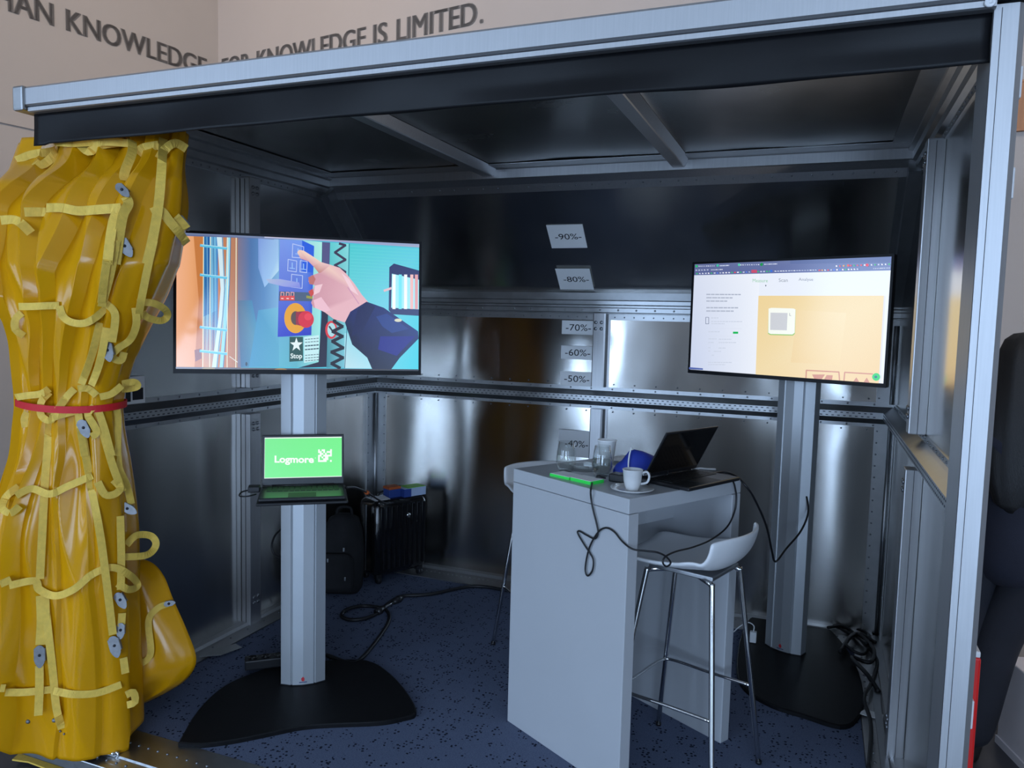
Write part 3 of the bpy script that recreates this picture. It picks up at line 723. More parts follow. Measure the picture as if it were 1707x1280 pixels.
    p.poly([(1000, 265), (1062, 282), (1000, 330), (985, 332), (950, 290)], [(235, 200, 195), (232, 190, 195), (200, 140, 140), (190, 130, 120), (205, 150, 140)])
    p.poly([(918, 360), (950, 345), (965, 370), (950, 405), (925, 400)], (185, 110, 105)); p.poly([(918, 445), (945, 430), (955, 460), (935, 480)], (200, 70, 65))
    p.poly([(1130, 330), (1180, 370), (1240, 470), (1190, 440)], (240, 205, 215)); p.poly([(960, 410), (1010, 400), (990, 450), (950, 470)], (238, 200, 210))
    p.poly([(950, 500), (1000, 480), (1060, 560), (1020, 572), (960, 545)], (235, 190, 205)); p.line([(1170, 420), (1240, 520)], 6, (205, 150, 180))
    # sleeve
    p.poly([(1150, 635), (1185, 570), (1290, 508), (1400, 545), (1620, 690), (1622, 735), (1500, 850), (1440, 925), (1320, 918), (1290, 850), (1195, 770)], [(12, 20, 70), (20, 30, 95), (18, 28, 85), (20, 35, 105), (22, 45, 120), (18, 35, 100), (12, 20, 70), (8, 12, 50), (8, 12, 50), (10, 14, 55), (10, 14, 55)])
    p.poly([(1230, 560), (1290, 515), (1345, 540), (1260, 690), (1190, 720)], (14, 20, 78))
    p.poly([(1350, 600), (1420, 580), (1560, 675), (1450, 700), (1390, 660)], (30, 55, 130)); p.poly([(1375, 720), (1600, 720), (1480, 840), (1360, 800)], (22, 22, 130))
    p.ell(1492, 622, 24, 10, (215, 215, 190))
    p.rect(80, 60, 1640, 108, (95, 110, 150)); p.poly([(80, 60), (700, 60), (700, 128), (400, 108), (80, 100)], (110, 125, 160)); p.poly([(640, 70), (1640, 90), (1640, 172), (1000, 135), (640, 118)], [(200, 190, 205), (150, 165, 200), (165, 175, 200), (140, 150, 200), (170, 190, 230)])  # reflection on the glass, painted as a band over the picture's top
    p.poly([(80, 900), (800, 912), (1616, 922), (1640, 960), (80, 960)], [(105, 100, 110), (85, 75, 85), (15, 15, 25), (10, 10, 20), (90, 85, 95)])
    p.ell(740, 922, 40, 10, (160, 120, 60)); p.ell(290, 912, 40, 8, (150, 130, 80))

def paint_browser(p):
    p.rect(90, 60, 1620, 1060, (232, 238, 250))
    p.poly([(120, 230), (620, 215), (600, 1000), (100, 960)], [(215, 222, 240), (238, 243, 252), (235, 240, 250), (200, 210, 235)])
    p.poly([(140, 160), (1600, 80), (1600, 206), (140, 252)], [(98, 108, 150), (110, 125, 175), (112, 128, 180), (88, 98, 150)])
    p.poly([(840, 132), (1600, 90), (1600, 150), (840, 165)], (92, 108, 160))
    r = random.Random(3)
    def row(x0, x1, y0, y1, n, cols, w_=12, h_=8):
        for k in range(n):
            t = k/(n-1); x = x0+(x1-x0)*t; y = y0+(y1-y0)*t; c = cols[r.randrange(len(cols))]
            p.poly([(x, y), (x+w_*r.uniform(.5, 1.1), y-1), (x+w_, y+h_), (x, y+h_)], c)
    wht = [(200, 210, 235), (225, 230, 245), (180, 190, 220)]
    for x0, x1, y in ((185, 292, 183), (335, 395, 179), (483, 610, 172), (655, 740, 166)): row(x0, x1, y, y-3, 9, wht, 9, 6)
    for x, c in ((172, (40, 190, 110)), (322, (60, 200, 160)), (475, (90, 210, 170)), (638, (20, 160, 80))): p.ell(x, 186-(x-172)*.04, 8, 9, c)
    row(165, 245, 212, 208, 5, wht); row(275, 350, 209, 206, 8, wht, 8, 6)
    cols = wht+[(225, 80, 90), (60, 190, 110), (90, 130, 240), (240, 240, 250), (230, 170, 90)]
    row(170, 690, 236, 216, 26, cols); row(730, 1020, 216, 206, 16, wht, 15, 6); row(1045, 1320, 206, 196, 14, cols, 14, 9)
    row(1170, 1550, 174, 158, 16, cols, 12, 10); row(1440, 1555, 192, 187, 10, wht, 9, 7)
    p.ell(1397, 170, 11, 11, (225, 50, 80)); p.ell(1260, 174, 9, 9, (225, 70, 80)); p.ell(638, 172, 10, 10, (25, 150, 80)); p.rect(700, 210, 716, 225, (60, 110, 220)); p.rect(566, 210, 606, 232, (200, 80, 110))
    p.text('Measure', 575, 275, 683, 300, (150, 205, 170)); p.text('Scan', 762, 271, 826, 296, (140, 150, 165)); p.text('Analyse', 904, 266, 1008, 294, (140, 150, 165))
    p.ell(669, 324, 4, 6, (90, 100, 120))
    g = (176, 184, 202)
    for x1, y in ((500, 390), (430, 414), (408, 438), (472, 486), (438, 510)):
        x = 247
        while x < x1-10:
            w_ = r.uniform(14, 34); p.line([(x, y), (min(x+w_, x1), y)], 9, g); x += w_+8
    p.line([(241, 556), (262, 556), (262, 603), (241, 603), (241, 556)], 3, (90, 100, 130))
    for x0, x1, y in ((280, 330, 560), (280, 500, 586), (283, 375, 602), (262, 340, 660), (262, 318, 712), (335, 425, 714), (335, 460, 738), (262, 300, 738), (260, 274, 776), (335, 385, 778), (262, 272, 800), (300, 350, 802), (285, 302, 830), (260, 430, 882), (260, 380, 898)):
        x = x0
        while x < x1: w_ = r.uniform(8, 22); p.line([(x, y), (min(x+w_, x1), y)], 6, (202, 210, 226)); x += w_+6
    p.line([(262, 636), (500, 638)], 2, (215, 220, 235)); p.line([(262, 692), (470, 692)], 2, (215, 220, 235)); p.rect(437, 659, 474, 674, (20, 185, 90))
    p.poly([(100, 915), (222, 925), (222, 936), (100, 930)], (80, 100, 170))
    p.poly([(620, 398), (1520, 392), (1482, 1045), (597, 985)], [(238, 212, 155), (240, 218, 168), (238, 206, 150), (240, 218, 170)])
    p.poly([(900, 500), (1250, 520), (1200, 900), (850, 880)], [(240, 216, 166), (242, 222, 176), (240, 214, 160), (238, 210, 156)])
    # data-logger tag, its code left blank
    p.poly([(692, 495), (712, 488), (870, 492), (886, 500), (880, 672), (866, 686), (704, 682), (687, 672)], (150, 200, 110))
    p.poly([(692, 491), (712, 485), (870, 489), (885, 496), (878, 666), (862, 678), (706, 675), (689, 666)], (246, 250, 242))
    p.line([(842, 522), (842, 540), (852, 542)], 3, (140, 150, 160))
    p.poly([(706, 520), (828, 522), (822, 648), (703, 645)], (205, 208, 214))
    red = (205, 140, 115)
    p.line([(958, 1010), (962, 938), (1196, 950), (1200, 1020)], 9, red); p.line([(1232, 1020), (1238, 952), (1440, 964)], 9, red)
    p.poly([(1003, 968), (1096, 968), (1072, 1008), (1018, 1002)], red); p.poly([(1108, 972), (1152, 974), (1146, 1012), (1090, 1008)], red)
    p.poly([(1322, 988), (1342, 1022), (1300, 1018)], red); p.poly([(1397, 990), (1418, 1028), (1374, 1024)], red)
    p.ell(1465, 985, 29, 28, (20, 205, 100)); p.ell(1462, 985, 11, 9, (20, 110, 120))

TV1 = Vector((-1.963, 2.615, 1.640)); TV2 = Vector((-.171, 3.806, 1.636))
television(TV1, .6186, -.075, .972, .562, 'flat television showing a hand pressing buttons, above a green laptop', paint_machine, [(84, 88), (1637, 150), (1618, 932), (87, 912)])
television(TV2, -.4168, 0.0, .972, .562, 'flat television showing a pale web page, behind the white table', paint_browser, [(158, 172), (1572, 106), (1512, 1034), (123, 934)])

# ------------------------------------------------------------------ display stands
def stand(foot, yaw, tvc, label, outline, shelf_z=None):
    root = thing('display_stand', label, 'stand', (foot[0], foot[1], 0), 0.0, 'display stands with fluted column and black base')
    n = Vector((math.sin(yaw), -math.cos(yaw), 0)); u = Vector((math.cos(yaw), math.sin(yaw), 0))
    c = Vector((foot[0], foot[1], 0))-n*.045
    # base plate from its measured outline, slightly domed edge
    pts = smooth_path(outline, 4); cc = sum(pts, Vector())/len(pts)
    rings = [[Vector((p.x, p.y, 0.0)) for p in pts], [Vector((p.x, p.y, .014)) for p in pts], [Vector((cc.x+(p.x-cc.x)*.985, cc.y+(p.y-cc.y)*.985, .018)) for p in pts]]
    part('base_plate', MB().loft(rings, True, False), 'base_black', root)
    W = .092
    prof = [(-W, -.03), (-W, .025), (-.052, .044), (-.047, .041), (-.043, .047), (0, .052), (.043, .047), (.047, .041), (.052, .044), (W, .025), (W, -.03), (.06, -.05), (-.06, -.05)]
    zt = tvc.z+.10
    part('column', MB().prism([c+u*a+n*b+Z*.018 for a, b in prof], (0, 0, zt-.018)), 'stand_alu', root)
    part('column_foot', MB().prism([c+u*a*1.03+n*b*1.03+Z*.016 for a, b in prof], (0, 0, .006)), 'plastic_black', root)
    # bracket between column and television
    M = frame(c+Z*tvc.z, u, Z, n)
    d = (tvc-c).dot(n)-.062
    part('tv_bracket', MB().box((-.20, -.12, .045), (-.17, .14, d), M).box((.17, -.12, .045), (.20, .14, d), M).box((-.2, -.03, .04), (.2, .03, d-.006), M), 'plastic_black', root)
    mk = part('maker_mark', MB().prism([c+n*.0508+u*(.0+a)+Z*(.045+b) for a, b in ((.0, .012), (-.008, .004), (-.006, -.006), (0, -.009), (.006, -.006), (.006, .004))], n*.0014), 'logo_red', root, label='small red flame mark')
    part('mark_line', MB().prism([c+n*.0500+u*(-.016)+Z*.031, c+n*.0500+u*.016+Z*.031, c+n*.0500+u*.016+Z*.034, c+n*.0500-u*.016+Z*.034], n*.0026), 'logo_navy', mk)
    return root, c, u, n
def floorp(l): return [at(x, y, 2, 0.0) for x, y in l]
out1 = floorp([(297, 1245), (330, 1190), (372, 1150), (422, 1127), (470, 1113), (545, 1106), (612, 1106), (650, 1128), (680, 1162), (694, 1193), (670, 1203), (630, 1210), (560, 1213), (505, 1217), (450, 1228), (390, 1240), (335, 1247), (297, 1245)])
ST1 = stand((-1.981, 2.654), .63, TV1, 'silver column display stand carrying the television and the green laptop', out1)
out2 = floorp([(1232, 1075), (1228, 1120), (1240, 1152), (1285, 1180), (1340, 1198), (1400, 1216), (1428, 1205), (1440, 1170), (1425, 1110), (1390, 1060), (1350, 1030), (1300, 1015), (1250, 1035), (1232, 1075)])
ST2 = stand((-.095, 3.905), -.4168, TV2, 'silver column display stand behind the white table near the corner', out2)

# laptop shelf on stand 1
root, c, u, n = ST1
M = frame(c+Z*.893, u, n, -u.cross(n) if u.cross(n).z < 0 else u.cross(n))
SH = M
part('laptop_shelf', MB().bbox((-.17, .055, -.014), (.17, .36, -.004), .004, M).box((-.05, .04, -.05), (.05, .20, -.014), M), 'plastic_black', root)

def laptop(name, label, origin, u, fwd, w_, d_, lid_len, lid_dir, pic=None):
    """origin: hinge middle on the support; u along hinge, fwd towards the user"""
    root = thing(name, label, 'laptop', origin)
    up = Z; M = frame(origin, u, fwd, up)
    bs = part('base', MB().bbox((-w_/2, 0, 0), (w_/2, d_, .014), .005, M), 'plastic_black', root)
    part('keyboard_deck', MB().box((-w_/2+.006, .010, .0135), (w_/2-.006, d_-.006, .0146), M), 'laptop_deck', bs)
    mb = MB()
    for r in range(5):
        for k in range(13):
            x0 = -w_/2+.022+k*(w_-.044)/13
            mb.box((x0+.001, .022+r*.0185, .0146), (x0+(w_-.044)/13-.002, .022+r*.0185+.016, .0162), M)
    part('keys', mb, 'keys_black', bs, kind='stuff')
    part('touchpad', MB().box((-.055, d_-.082, .0146), (.05, d_-.012, .0152), M), 'keys_black', bs)
    part('hinge', MB().tube([M @ Vector((-w_*.38, .004, .014)), M @ Vector((w_*.38, .004, .014))], .006, 10), 'plastic_black', root)
    L = Vector(lid_dir).normalized(); ln = Vector(u).cross(L)
    if ln.dot(Vector(fwd)) < 0: ln = -ln
    ML = frame(Vector(origin)+Vector(fwd)*.004+Z*.015, u, L, ln)
    lid = part('lid', MB().bbox((-w_/2, .0, -.007), (w_/2, lid_len, 0), .004, ML), 'plastic_black', root)
    if pic: pic(ML, lid)
    else: part('screen', MB().box((-w_/2+.008, .02, -.0005), (w_/2-.008, lid_len-.008, .0006), ML), 'gloss_black', lid)
    return root, M, ML

def green_screen(ML, lid):
    sw, sh = .308, .166
    part('bezel', MB().box((-.160, .004, 0), (.160, .203, .0008), ML), 'laptop_deck', lid)
    p = Pic([(296, 258), (1398, 238), (1406, 808), (292, 848)], sw, sh)
    p.rect(250, 200, 1450, 870, (240, 255, 245))
    p.poly([(300, 272), (1398, 252), (1405, 798), (298, 838)], [(125, 242, 150), (118, 246, 140), (120, 250, 145), (125, 246, 155)])
    p.text('Logmore', 440, 515, 1005, 648, (250, 255, 250), .035)
    p.ell(1027, 545, 7, 7, (225, 250, 230))
    # pixel block logo
    rows = ['1.11...1', '11.1.111', '.11.1..1', '11.11111', '1.1.11..', '1..111..', '11111..1']
    cell_w, cell_h = 195/8, 180/7
    for j, rw in enumerate(rows):
        for i, ch in enumerate(rw):
            if ch == '1':
                x0, y0 = 1065+i*cell_w, 422+j*cell_h-i*.6
                p.poly([(x0-.5, y0-.5), (x0+cell_w+.5, y0-.5), (x0+cell_w+.5, y0+cell_h+.5), (x0-.5, y0+cell_h+.5)], (250, 255, 250))
    p.build(ML @ Matrix.Translation((0, .030+sh/2, .001)), lid, 0.95, 'picture')
lo = c+n*.112+Z*.8895
LP1 = laptop('laptop', 'open laptop with bright green screen on the column shelf', lo, u, n, .325, .228, .207, Z*math.cos(.196)-n*math.sin(.196), green_screen)
lid_lbl = LP1[0]
# plug adapter at the left of that laptop, with a short looped cable
a0 = lo-u*.19+n*.06
ad = thing('cable_adapter', 'small black cable adapter plugged into the left side of the green-screen laptop', 'adapter', a0)
part('body', MB().bbox((-.022, -.03, .005), (.024, .02, .028), .004, frame(a0, u, n, Z)), 'plastic_black', ad)
part('cord', MB().tube(smooth_path([a0-u*.02+Z*.012, a0-u*.045+n*.015+Z*.008, a0-u*.05+n*.05+Z*.001, a0-u*.02+n*.075+Z*.004, a0+u*.012+n*.05+Z*.006]), .003, 8), 'cable_black', ad)
# ------------------------------------------------------------------ bar table
TN = Vector((-.551, 2.464, 0)); TU = Vector((math.cos(math.radians(60)), math.sin(math.radians(60)), 0)); TV = Vector((-TU.y, TU.x, 0)); TL_ = .612; TT = 1.025
MT = frame(TN, TU, TV, Z)
tb = thing('bar_table', 'white laminate bar table with two panel legs and thick top', 'table', TN)
part('tabletop', MB().bbox((0, 0, TT-.052), (TL_, TL_, TT), .003, MT), 'white_laminate', tb)
part('panel_leg', MB().bbox((0, 0, 0), (.05, TL_, TT-.0535), .003, MT), 'white_laminate', tb)
part('panel_leg', MB().bbox((TL_-.05, 0, 0), (TL_, TL_, TT-.0535), .003, MT), 'white_laminate', tb)
part('under_shelf', MB().box((.05, .275, TT-.20), (TL_-.05, TL_-.02, TT-.0535), MT), 'white_laminate', tb)

# ------------------------------------------------------------------ bar stools
def stool(center, yaw, label):
    """yaw: direction the sitter faces"""
    root = thing('bar_stool', label, 'stool', (center[0], center[1], 0), yaw, 'white shell bar stools with chrome legs')
    H = .765
    # shell: rows from front edge over the seat and up the low back, columns across
    vs = []; fs = []; nr, nc = 22, 20
    for k in range(nr+1):
        t = k/nr
        for i in range(nc+1):
            s = i/nc*2-1
            if t < .62:
                q = t/.62; x = .19-.36*q; zz = H+.012-.016*math.sin(q*math.pi)+.0*q
                if q < .12: zz -= .02*(1-q/.12)**2
                hw = .205-.02*(1-q)**2
                z = zz+.045*abs(s)**3.2*(.3+.7*q)
                if q > .72: x -= .0; 
                xx = x+.02*(1-abs(s)**2.5)*(1 if q > .9 else 0)*0
            else:
                q = (t-.62)/.38; ang = q*1.32
                xx = -.17-.075*math.sin(ang)*1.0-.02*q; z = H+.012+.165*(1-math.cos(ang))*1.05+.045*abs(s)**3.2*(1-q*.75)
                hw = .205-.012*q
                z -= .020*q*abs(s)**4
            bow = (.06*(t**2))*(s*s)      # sides of the back wrap forward
            vs.append((xx+.045+bow*(1.0 if t > .5 else .3), s*hw, z))
    for k in range(nr):
        for i in range(nc): fs.append((k*(nc+1)+i, k*(nc+1)+i+1, (k+1)*(nc+1)+i+1, (k+1)*(nc+1)+i))
    sh = part('seat_shell', MB().add(vs, fs, True), 'white_plastic', root, local=True)
    md = sh.modifiers.new('t', 'SOLIDIFY'); md.thickness = .014; md.offset = -1
    sb = sh.modifiers.new('s', 'SUBSURF'); sb.levels = 1; sb.render_levels = 1
    feet = [(.205, .205), (.205, -.205), (-.205, .205), (-.205, -.205)]; tops = [(.11, .115), (.11, -.115), (-.13, .115), (-.13, -.115)]
    for (fx, fy), (tx, ty) in zip(feet, tops):
        d = Vector((fx-tx, fy-ty, -H))
        p = smooth_path([Vector((tx*.3, ty*.5, H-.022)), Vector((tx*.75, ty*.9, H-.021)), Vector((tx, ty, H-.03)), Vector((tx+d.x*.06, ty+d.y*.06, H*.93)), Vector((tx+d.x*.5, ty+d.y*.5, H*.5)), Vector((fx, fy, .004))], 5)
        lg = part('leg', MB().tube(p, .0095, 12), 'chrome', root, local=True)
        part('glide', MB().lathe([(.0001, 0), (.011, 0), (.011, .012), (.0001, .012)], (fx, fy, 0), 14), 'plastic_black', lg, local=True)
    # footrest ring: side bars and front bar
    def lp(a, b, z): t = 1-z/H; return Vector((a[0]+(b[0]-a[0])*t, a[1]+(b[1]-a[1])*t, z))
    A = [lp(tops[k], feet[k], z) for k, z in ((0, .30), (1, .30), (2, .30), (3, .30))]
    p = smooth_path([A[2], A[2]+(A[0]-A[2])*.5, A[0]+Vector((-.03, .004, 0)), A[0]+Vector((.006, -.03, 0)), (A[0]+A[1])/2+Vector((.01, 0, 0)), A[1]+Vector((.006, .03, 0)), A[1]+Vector((-.03, -.004, 0)), A[3]+(A[1]-A[3])*.5, A[3]], 5)
    part('footrest', MB().tube(p, .006, 10), 'chrome', root, local=True)
    part('seat_plate', MB().bbox((-.13, -.11, H-.020), (.11, .11, H-.004), .004), 'steel_grey', root, local=True)
    return root
stool((-.38, 2.735), math.radians(163), 'white bar stool tucked under the open side of the bar table')
stool((-1.13, 3.42), math.radians(-45), 'white bar stool half hidden behind the bar table')

# ------------------------------------------------------------------ things on the table
def on(px, py, z=TT): return at(px, py, 2, z)
def tumbler(p, label, h, water):
    root = thing('drinking_glass', label, 'glass', p)
    k = h/.115
    outp = [(.0001, 0), (.024, 0), (.029, .004), (.038*1.0, .035*k), (.0385, .05*k), (.035, .08*k), (.029, h)]
    inn = [(.0276, h), (.0335, .08*k), (.0365, .05*k), (.036, .035*k), (.027, .010), (.0001, .009)]
    part('vessel', MB().lathe(outp+inn, p, 36, cap=False), 'glass', root)
    if water:
        part('water', MB().lathe([(.0001, .0095), (.0268, .0105), (.0358, .035*k), (.0364, .05*k), (.0348, .068*k), (.0001, .068*k)], p, 36, cap=False), 'water', root)
g1 = on(943, 785); tumbler(Vector((g1.x, g1.y, TT)), 'empty rounded drinking glass at the table edge beside the second one', .115, False)
# glass block coasters
def hexa(c, r, h, a=.3): return MB().prism([c+Vector((r*math.cos(a+k*math.pi/3), r*math.sin(a+k*math.pi/3), 0)) for k in range(6)], (0, 0, h))
c1 = on(975, 793); c2 = on(997, 796)
g2 = on(997, 792, TT)
single('glass_ashtray', MB().add(*(lambda c: ([c+Vector((r*math.cos(.3+k*math.pi/4), r*math.sin(.3+k*math.pi/4), h)) for r, h in ((.058, 0), (.060, .020), (.042, .020), (.038, .007)) for k in range(8)],
    [[7, 6, 5, 4, 3, 2, 1, 0]]+[(r*8+k, r*8+(k+1) % 8, (r+1)*8+(k+1) % 8, (r+1)*8+k) for r in range(3) for k in range(8)]+[[24+k for k in range(8)]]))(Vector((-.83, 2.885, TT)))), 'glass', 'low clear glass ashtray beside the two drinking glasses', 'ashtray', (-.83, 2.885, TT))
tumbler(Vector((-.735, 2.80, TT)), 'drinking glass half filled with water on the table', .115, True)
pc = Vector((-.775, 3.02, TT))
single('paper_cup', MB().lathe([(.0001, 0), (.026, 0), (.0375, .100), (.0395, .101), (.0395, .104), (.0365, .104), (.025, .006), (.0001, .005)], pc, 32, cap=False), 'paper', 'white paper cup standing behind the glass of water', 'cup', pc)
# napkin papers
nk = Vector((-.675, 3.125, TT))
vs = []; fs = []
for k in range(9):
    for i in range(9):
        s, t = i/8-.5, k/8-.5; vs.append(nk+TU*(s*.16)+TV*(t*.2)+Z*(.006+.018*math.exp(-((s-.2)**2+(t+.1)**2)*14)+.006*math.sin(s*11+t*5)))
for k in range(8):
    for i in range(8): fs.append((k*9+i, k*9+i+1, (k+1)*9+i+1, (k+1)*9+i))
nn_ = single('paper_napkin', MB().add(vs, fs, True), 'paper', 'crumpled white paper napkin at the rear edge of the bar table', 'napkin', nk)
nn_.modifiers.new('t', 'SOLIDIFY').thickness = .002
# green sticky note pads
ga = on(914, 793); gb = on(984, 809)
gd = (gb-ga); gd.z = 0; gl = gd.length; gd.normalize(); gn = Vector((-gd.y, gd.x, 0))
for k in range(2):
    o = ga+gd*(gl*.5*k+.004)+gn*.004; o.z = TT
    h = .010 if k == 0 else .012
    rt = thing('sticky_note_pad', 'green-edged sticky note pad beside the %s on the table front' % ('empty glass' if k == 0 else 'cup'), 'note pad', o, 0, 'green sticky note pads on the table')
    Mp = frame(o, gd, gn, Z)
    part('pad', MB().box((0, 0, 0), (gl*.5-.006, .072, h), Mp), 'green_pad', rt)
    part('top_sheet', MB().box((.001, .001, h), (gl*.5-.007, .071, h+.0008), Mp), 'paper', rt, label='pale top sheet')
# espresso cup and saucer
sc = on(1056, 822); sc.z = TT; sc += TU*.012+TV*.018
single('saucer', MB().lathe([(.0001, 0), (.038, 0), (.044, .004), (.0735, .013), (.075, .0145), (.0735, .0158), (.044, .008), (.030, .006), (.0001, .006)], sc, 44, cap=False), 'porcelain', 'white porcelain saucer under the coffee cup', 'saucer', sc)
cu = sc+Z*.006
cp = thing('coffee_cup', 'white porcelain coffee cup with handle on a saucer', 'cup', cu)
part('cup_body', MB().lathe([(.0001, .002), (.017, .002), (.018, 0), (.021, 0), (.023, .006), (.030, .030), (.0345, .070), (.0355, .072), (.0345, .073), (.033, .071), (.028, .030), (.020, .008), (.0001, .007)], cu, 40, cap=False), 'porcelain', cp)
hd_ = Vector((.93, .37, 0)).normalized()
part('handle', MB().tube(smooth_path([cu+hd_*.029+Z*.058, cu+hd_*.048+Z*.064, cu+hd_*.057+Z*.048, cu+hd_*.050+Z*.028, cu+hd_*.028+Z*.022], 6), .0042, 10), 'porcelain', cp)
part('coffee', MB().lathe([(.0001, .022), (.0255, .022), (.0255, .0225), (.0001, .0225)], cu, 24, cap=False), 'wood_board', cp, label='dark coffee rest in the cup')
# black power adapter and pouch-like folded mask
pa = on(1030, 803); pa.z = TT
pw = thing('power_adapter', 'black power adapter brick lying behind the coffee cup', 'adapter', pa)
part('brick', MB().bbox((-.03, -.02, 0), (.08, .035, .030), .006, frame(pa, TU*.35-TV*.94, TU*.94+TV*.35, Z)), 'plastic_black', pw)
part('plug', MB().bbox((.07, -.015, .002), (.115, .025, .026), .004, frame(pa, TU*.35-TV*.94, TU*.94+TV*.35, Z)), 'plastic_black', pw)
mk = Vector((-.625, 2.895, TT))
rt = thing('face_mask', 'crumpled blue face mask with white edges lying between cup and laptop', 'mask', mk)
R_, L2 = Vector((.93, .37, 0)), Vector((-.37, .93, 0))
def hump(a, w2, prof, th, lift):
    rings = []
    for s_, hgt, dep in prof:
        c_ = mk+R_*s_+L2*a
        rings.append([c_+L2*(dep*math.cos(q))*1.0+Z*(lift+max(0, hgt*.9*math.sin(q))) for q in [math.pi*j/10 for j in range(11)]])
    return MB().loft(rings, False, True, False)
body = hump(0, 0, [(-.085, .022, .03), (-.075, .042, .036), (-.055, .058, .042), (-.03, .098, .05), (-.01, .106, .052), (.02, .100, .05), (.045, .090, .045), (.066, .080, .036), (.078, .060, .03)], .003, 0)
o = part('cloth', body, 'mask_blue', rt); o.modifiers.new('t', 'SOLIDIFY').thickness = .003
part('white_edge', MB().tube(smooth_path([mk+R_*-.035-L2*.047+Z*.004, mk+R_*-.038-L2*.046+Z*.045, mk+R_*-.034-L2*.034+Z*.078, mk+R_*-.024-L2*.015+Z*.105], 5), [.003]*16, 8), 'paper', rt, label='white piped edge')
part('white_edge', MB().tube(smooth_path([mk+R_*.045-L2*.046+Z*.010, mk+R_*.058-L2*.045+Z*.035, mk+R_*.070-L2*.034+Z*.062, mk+R_*.078-L2*.01+Z*.076], 5), [.003]*16, 8), 'paper', rt, label='white piped edge')
part('ear_loop', MB().tube(smooth_path([mk+R_*.075-L2*.02+Z*.06, mk+R_*.10-L2*.05+Z*.05, mk+R_*.105-L2*.08+Z*.02, mk+R_*.085-L2*.075+Z*.008], 5), .002, 6), 'cable_black', rt)
# unidentified black item, shaped as a small case with silver rim
mo = on(1068, 803); mo.z = TT; mo -= TU*.015
rt = thing('small_case', 'black oval case with silver rim leaning behind the cup handle', 'case', mo)
Mo = frame(mo+Z*.003, (Vector((.55, -.35, -.0)).normalized()), Vector((.35, .55, 0)).normalized(), Z)
rings = []
for k in range(13):
    t = k/12*math.pi; r = .023*math.sin(t)**.6+.001; x = -.055*math.cos(t)
    rings.append([Mo @ Vector((x, r*math.cos(q), .022+.9*r*math.sin(q)+.012*math.cos(t)*-1)) for q in [2*math.pi*j/16 for j in range(16)]])
part('shell', MB().loft(rings), 'gloss_black', rt)
part('rim', MB().tube([Mo @ Vector((-.052*math.cos(k/20*math.pi), -.0232*math.sin(k/20*math.pi)**.6, .024-.012*math.cos(k/20*math.pi))) for k in range(1, 20)], .0018, 6), 'steel_grey', rt)
# black laptop seen from behind its lid
H0 = Vector((-.568, 2.752, TT)); H1 = Vector((-.425, 3.044, TT)); lu = (H1-H0).normalized(); lf = Vector((lu.y, -lu.x, 0))
lo2 = (H0+H1)/2+Z*.001
LP2 = laptop('laptop', 'black laptop seen from behind its half-closed lid on the white table', lo2, lu, lf, .325, .20, .20, lf*math.cos(math.radians(62))+Z*math.sin(math.radians(62)))
q = H1+lu*.012
single('white_plug', MB().tube(smooth_path([q-lf*.01+Z*.008, q+lu*.02+Z*.012, q+lu*.05+lf*.012+Z*.008, q+lu*.085+lf*.03+Z*.006], 5), .004, 8), 'white_plastic', 'short white cable end behind the black laptop hinge', 'cable', (q.x, q.y, TT))

# ------------------------------------------------------------------ cables
def tpl(x, y): return x/3.88+820, y/3.88+680          # helper: measured in an enlarged view
def on_left(x, y):                                       # on the outside of the left table panel
    px, py = tpl(x, y); return hit(px, py, TU, TN-TU*.008)
def on_front(x, y, off=.012):
    px, py = tpl(x, y); return hit(px, py, TV, TN-TV*off)
path = [pa+Z*.012-R_*.045, pa+Z*.018-R_*.075, on(*tpl(700, 448))+Z*.004]
path += [on(*tpl(660, 470))+Z*.006]
path += [on_left(x, y) for x, y in ((640, 525), (642, 590), (655, 660), (680, 760), (686, 808), (666, 845), (612, 822), (566, 796), (556, 812), (598, 885), (632, 935), (656, 985), (650, 1050), (620, 1085), (604, 1050), (613, 970), (640, 880), (690, 800), (738, 775), (790, 800), (845, 865))]
path += [on_front(x, y, d) for x, y, d in ((910, 912, .03), (1000, 925, .06), (1070, 934, .08), (1125, 960, .09), (1156, 1000, .09), (1130, 1025, .088), (1106, 1000, .092), (1122, 962, .09), (1190, 928, .08), (1300, 900, .05), (1420, 850, .03), (1520, 770, .02), (1570, 670, .015), (1582, 580, .012), (1572, 510, .010))]
path += [on_front(1562, 478, .008)]
single('laptop_cable', MB().tube(smooth_path(path, 6), .0032, 8), 'cable_black', 'thin black cable looping over the table front and stool seat', 'cable', (-.55, 2.46, .7))
c_u = ST2[2]; c_n = ST2[3]
path = [on(1160, 800)+Z*.012+TU*.05, on(1205, 792)+Z*.012, on(1228, 797)+Z*.006]
for (x, y), dep in zip(((1245, 812), (1257, 830), (1277, 875), (1287, 920), (1293, 936), (1310, 915), (1335, 885), (1347, 855), (1345, 830), (1340, 818)), (2.98, 3.05, 3.2, 3.35, 3.45, 3.55, 3.68, 3.80, 3.88, 3.93)):
    path.append(at(x, y, 1, dep))
path += [path[-1]+Vector((-.03, .06, .05))]
single('laptop_cable', MB().tube(smooth_path(path, 6), .0045, 8), 'cable_black', 'black cable sagging from the white table to the right stand column', 'cable', (0, 3.4, .8))
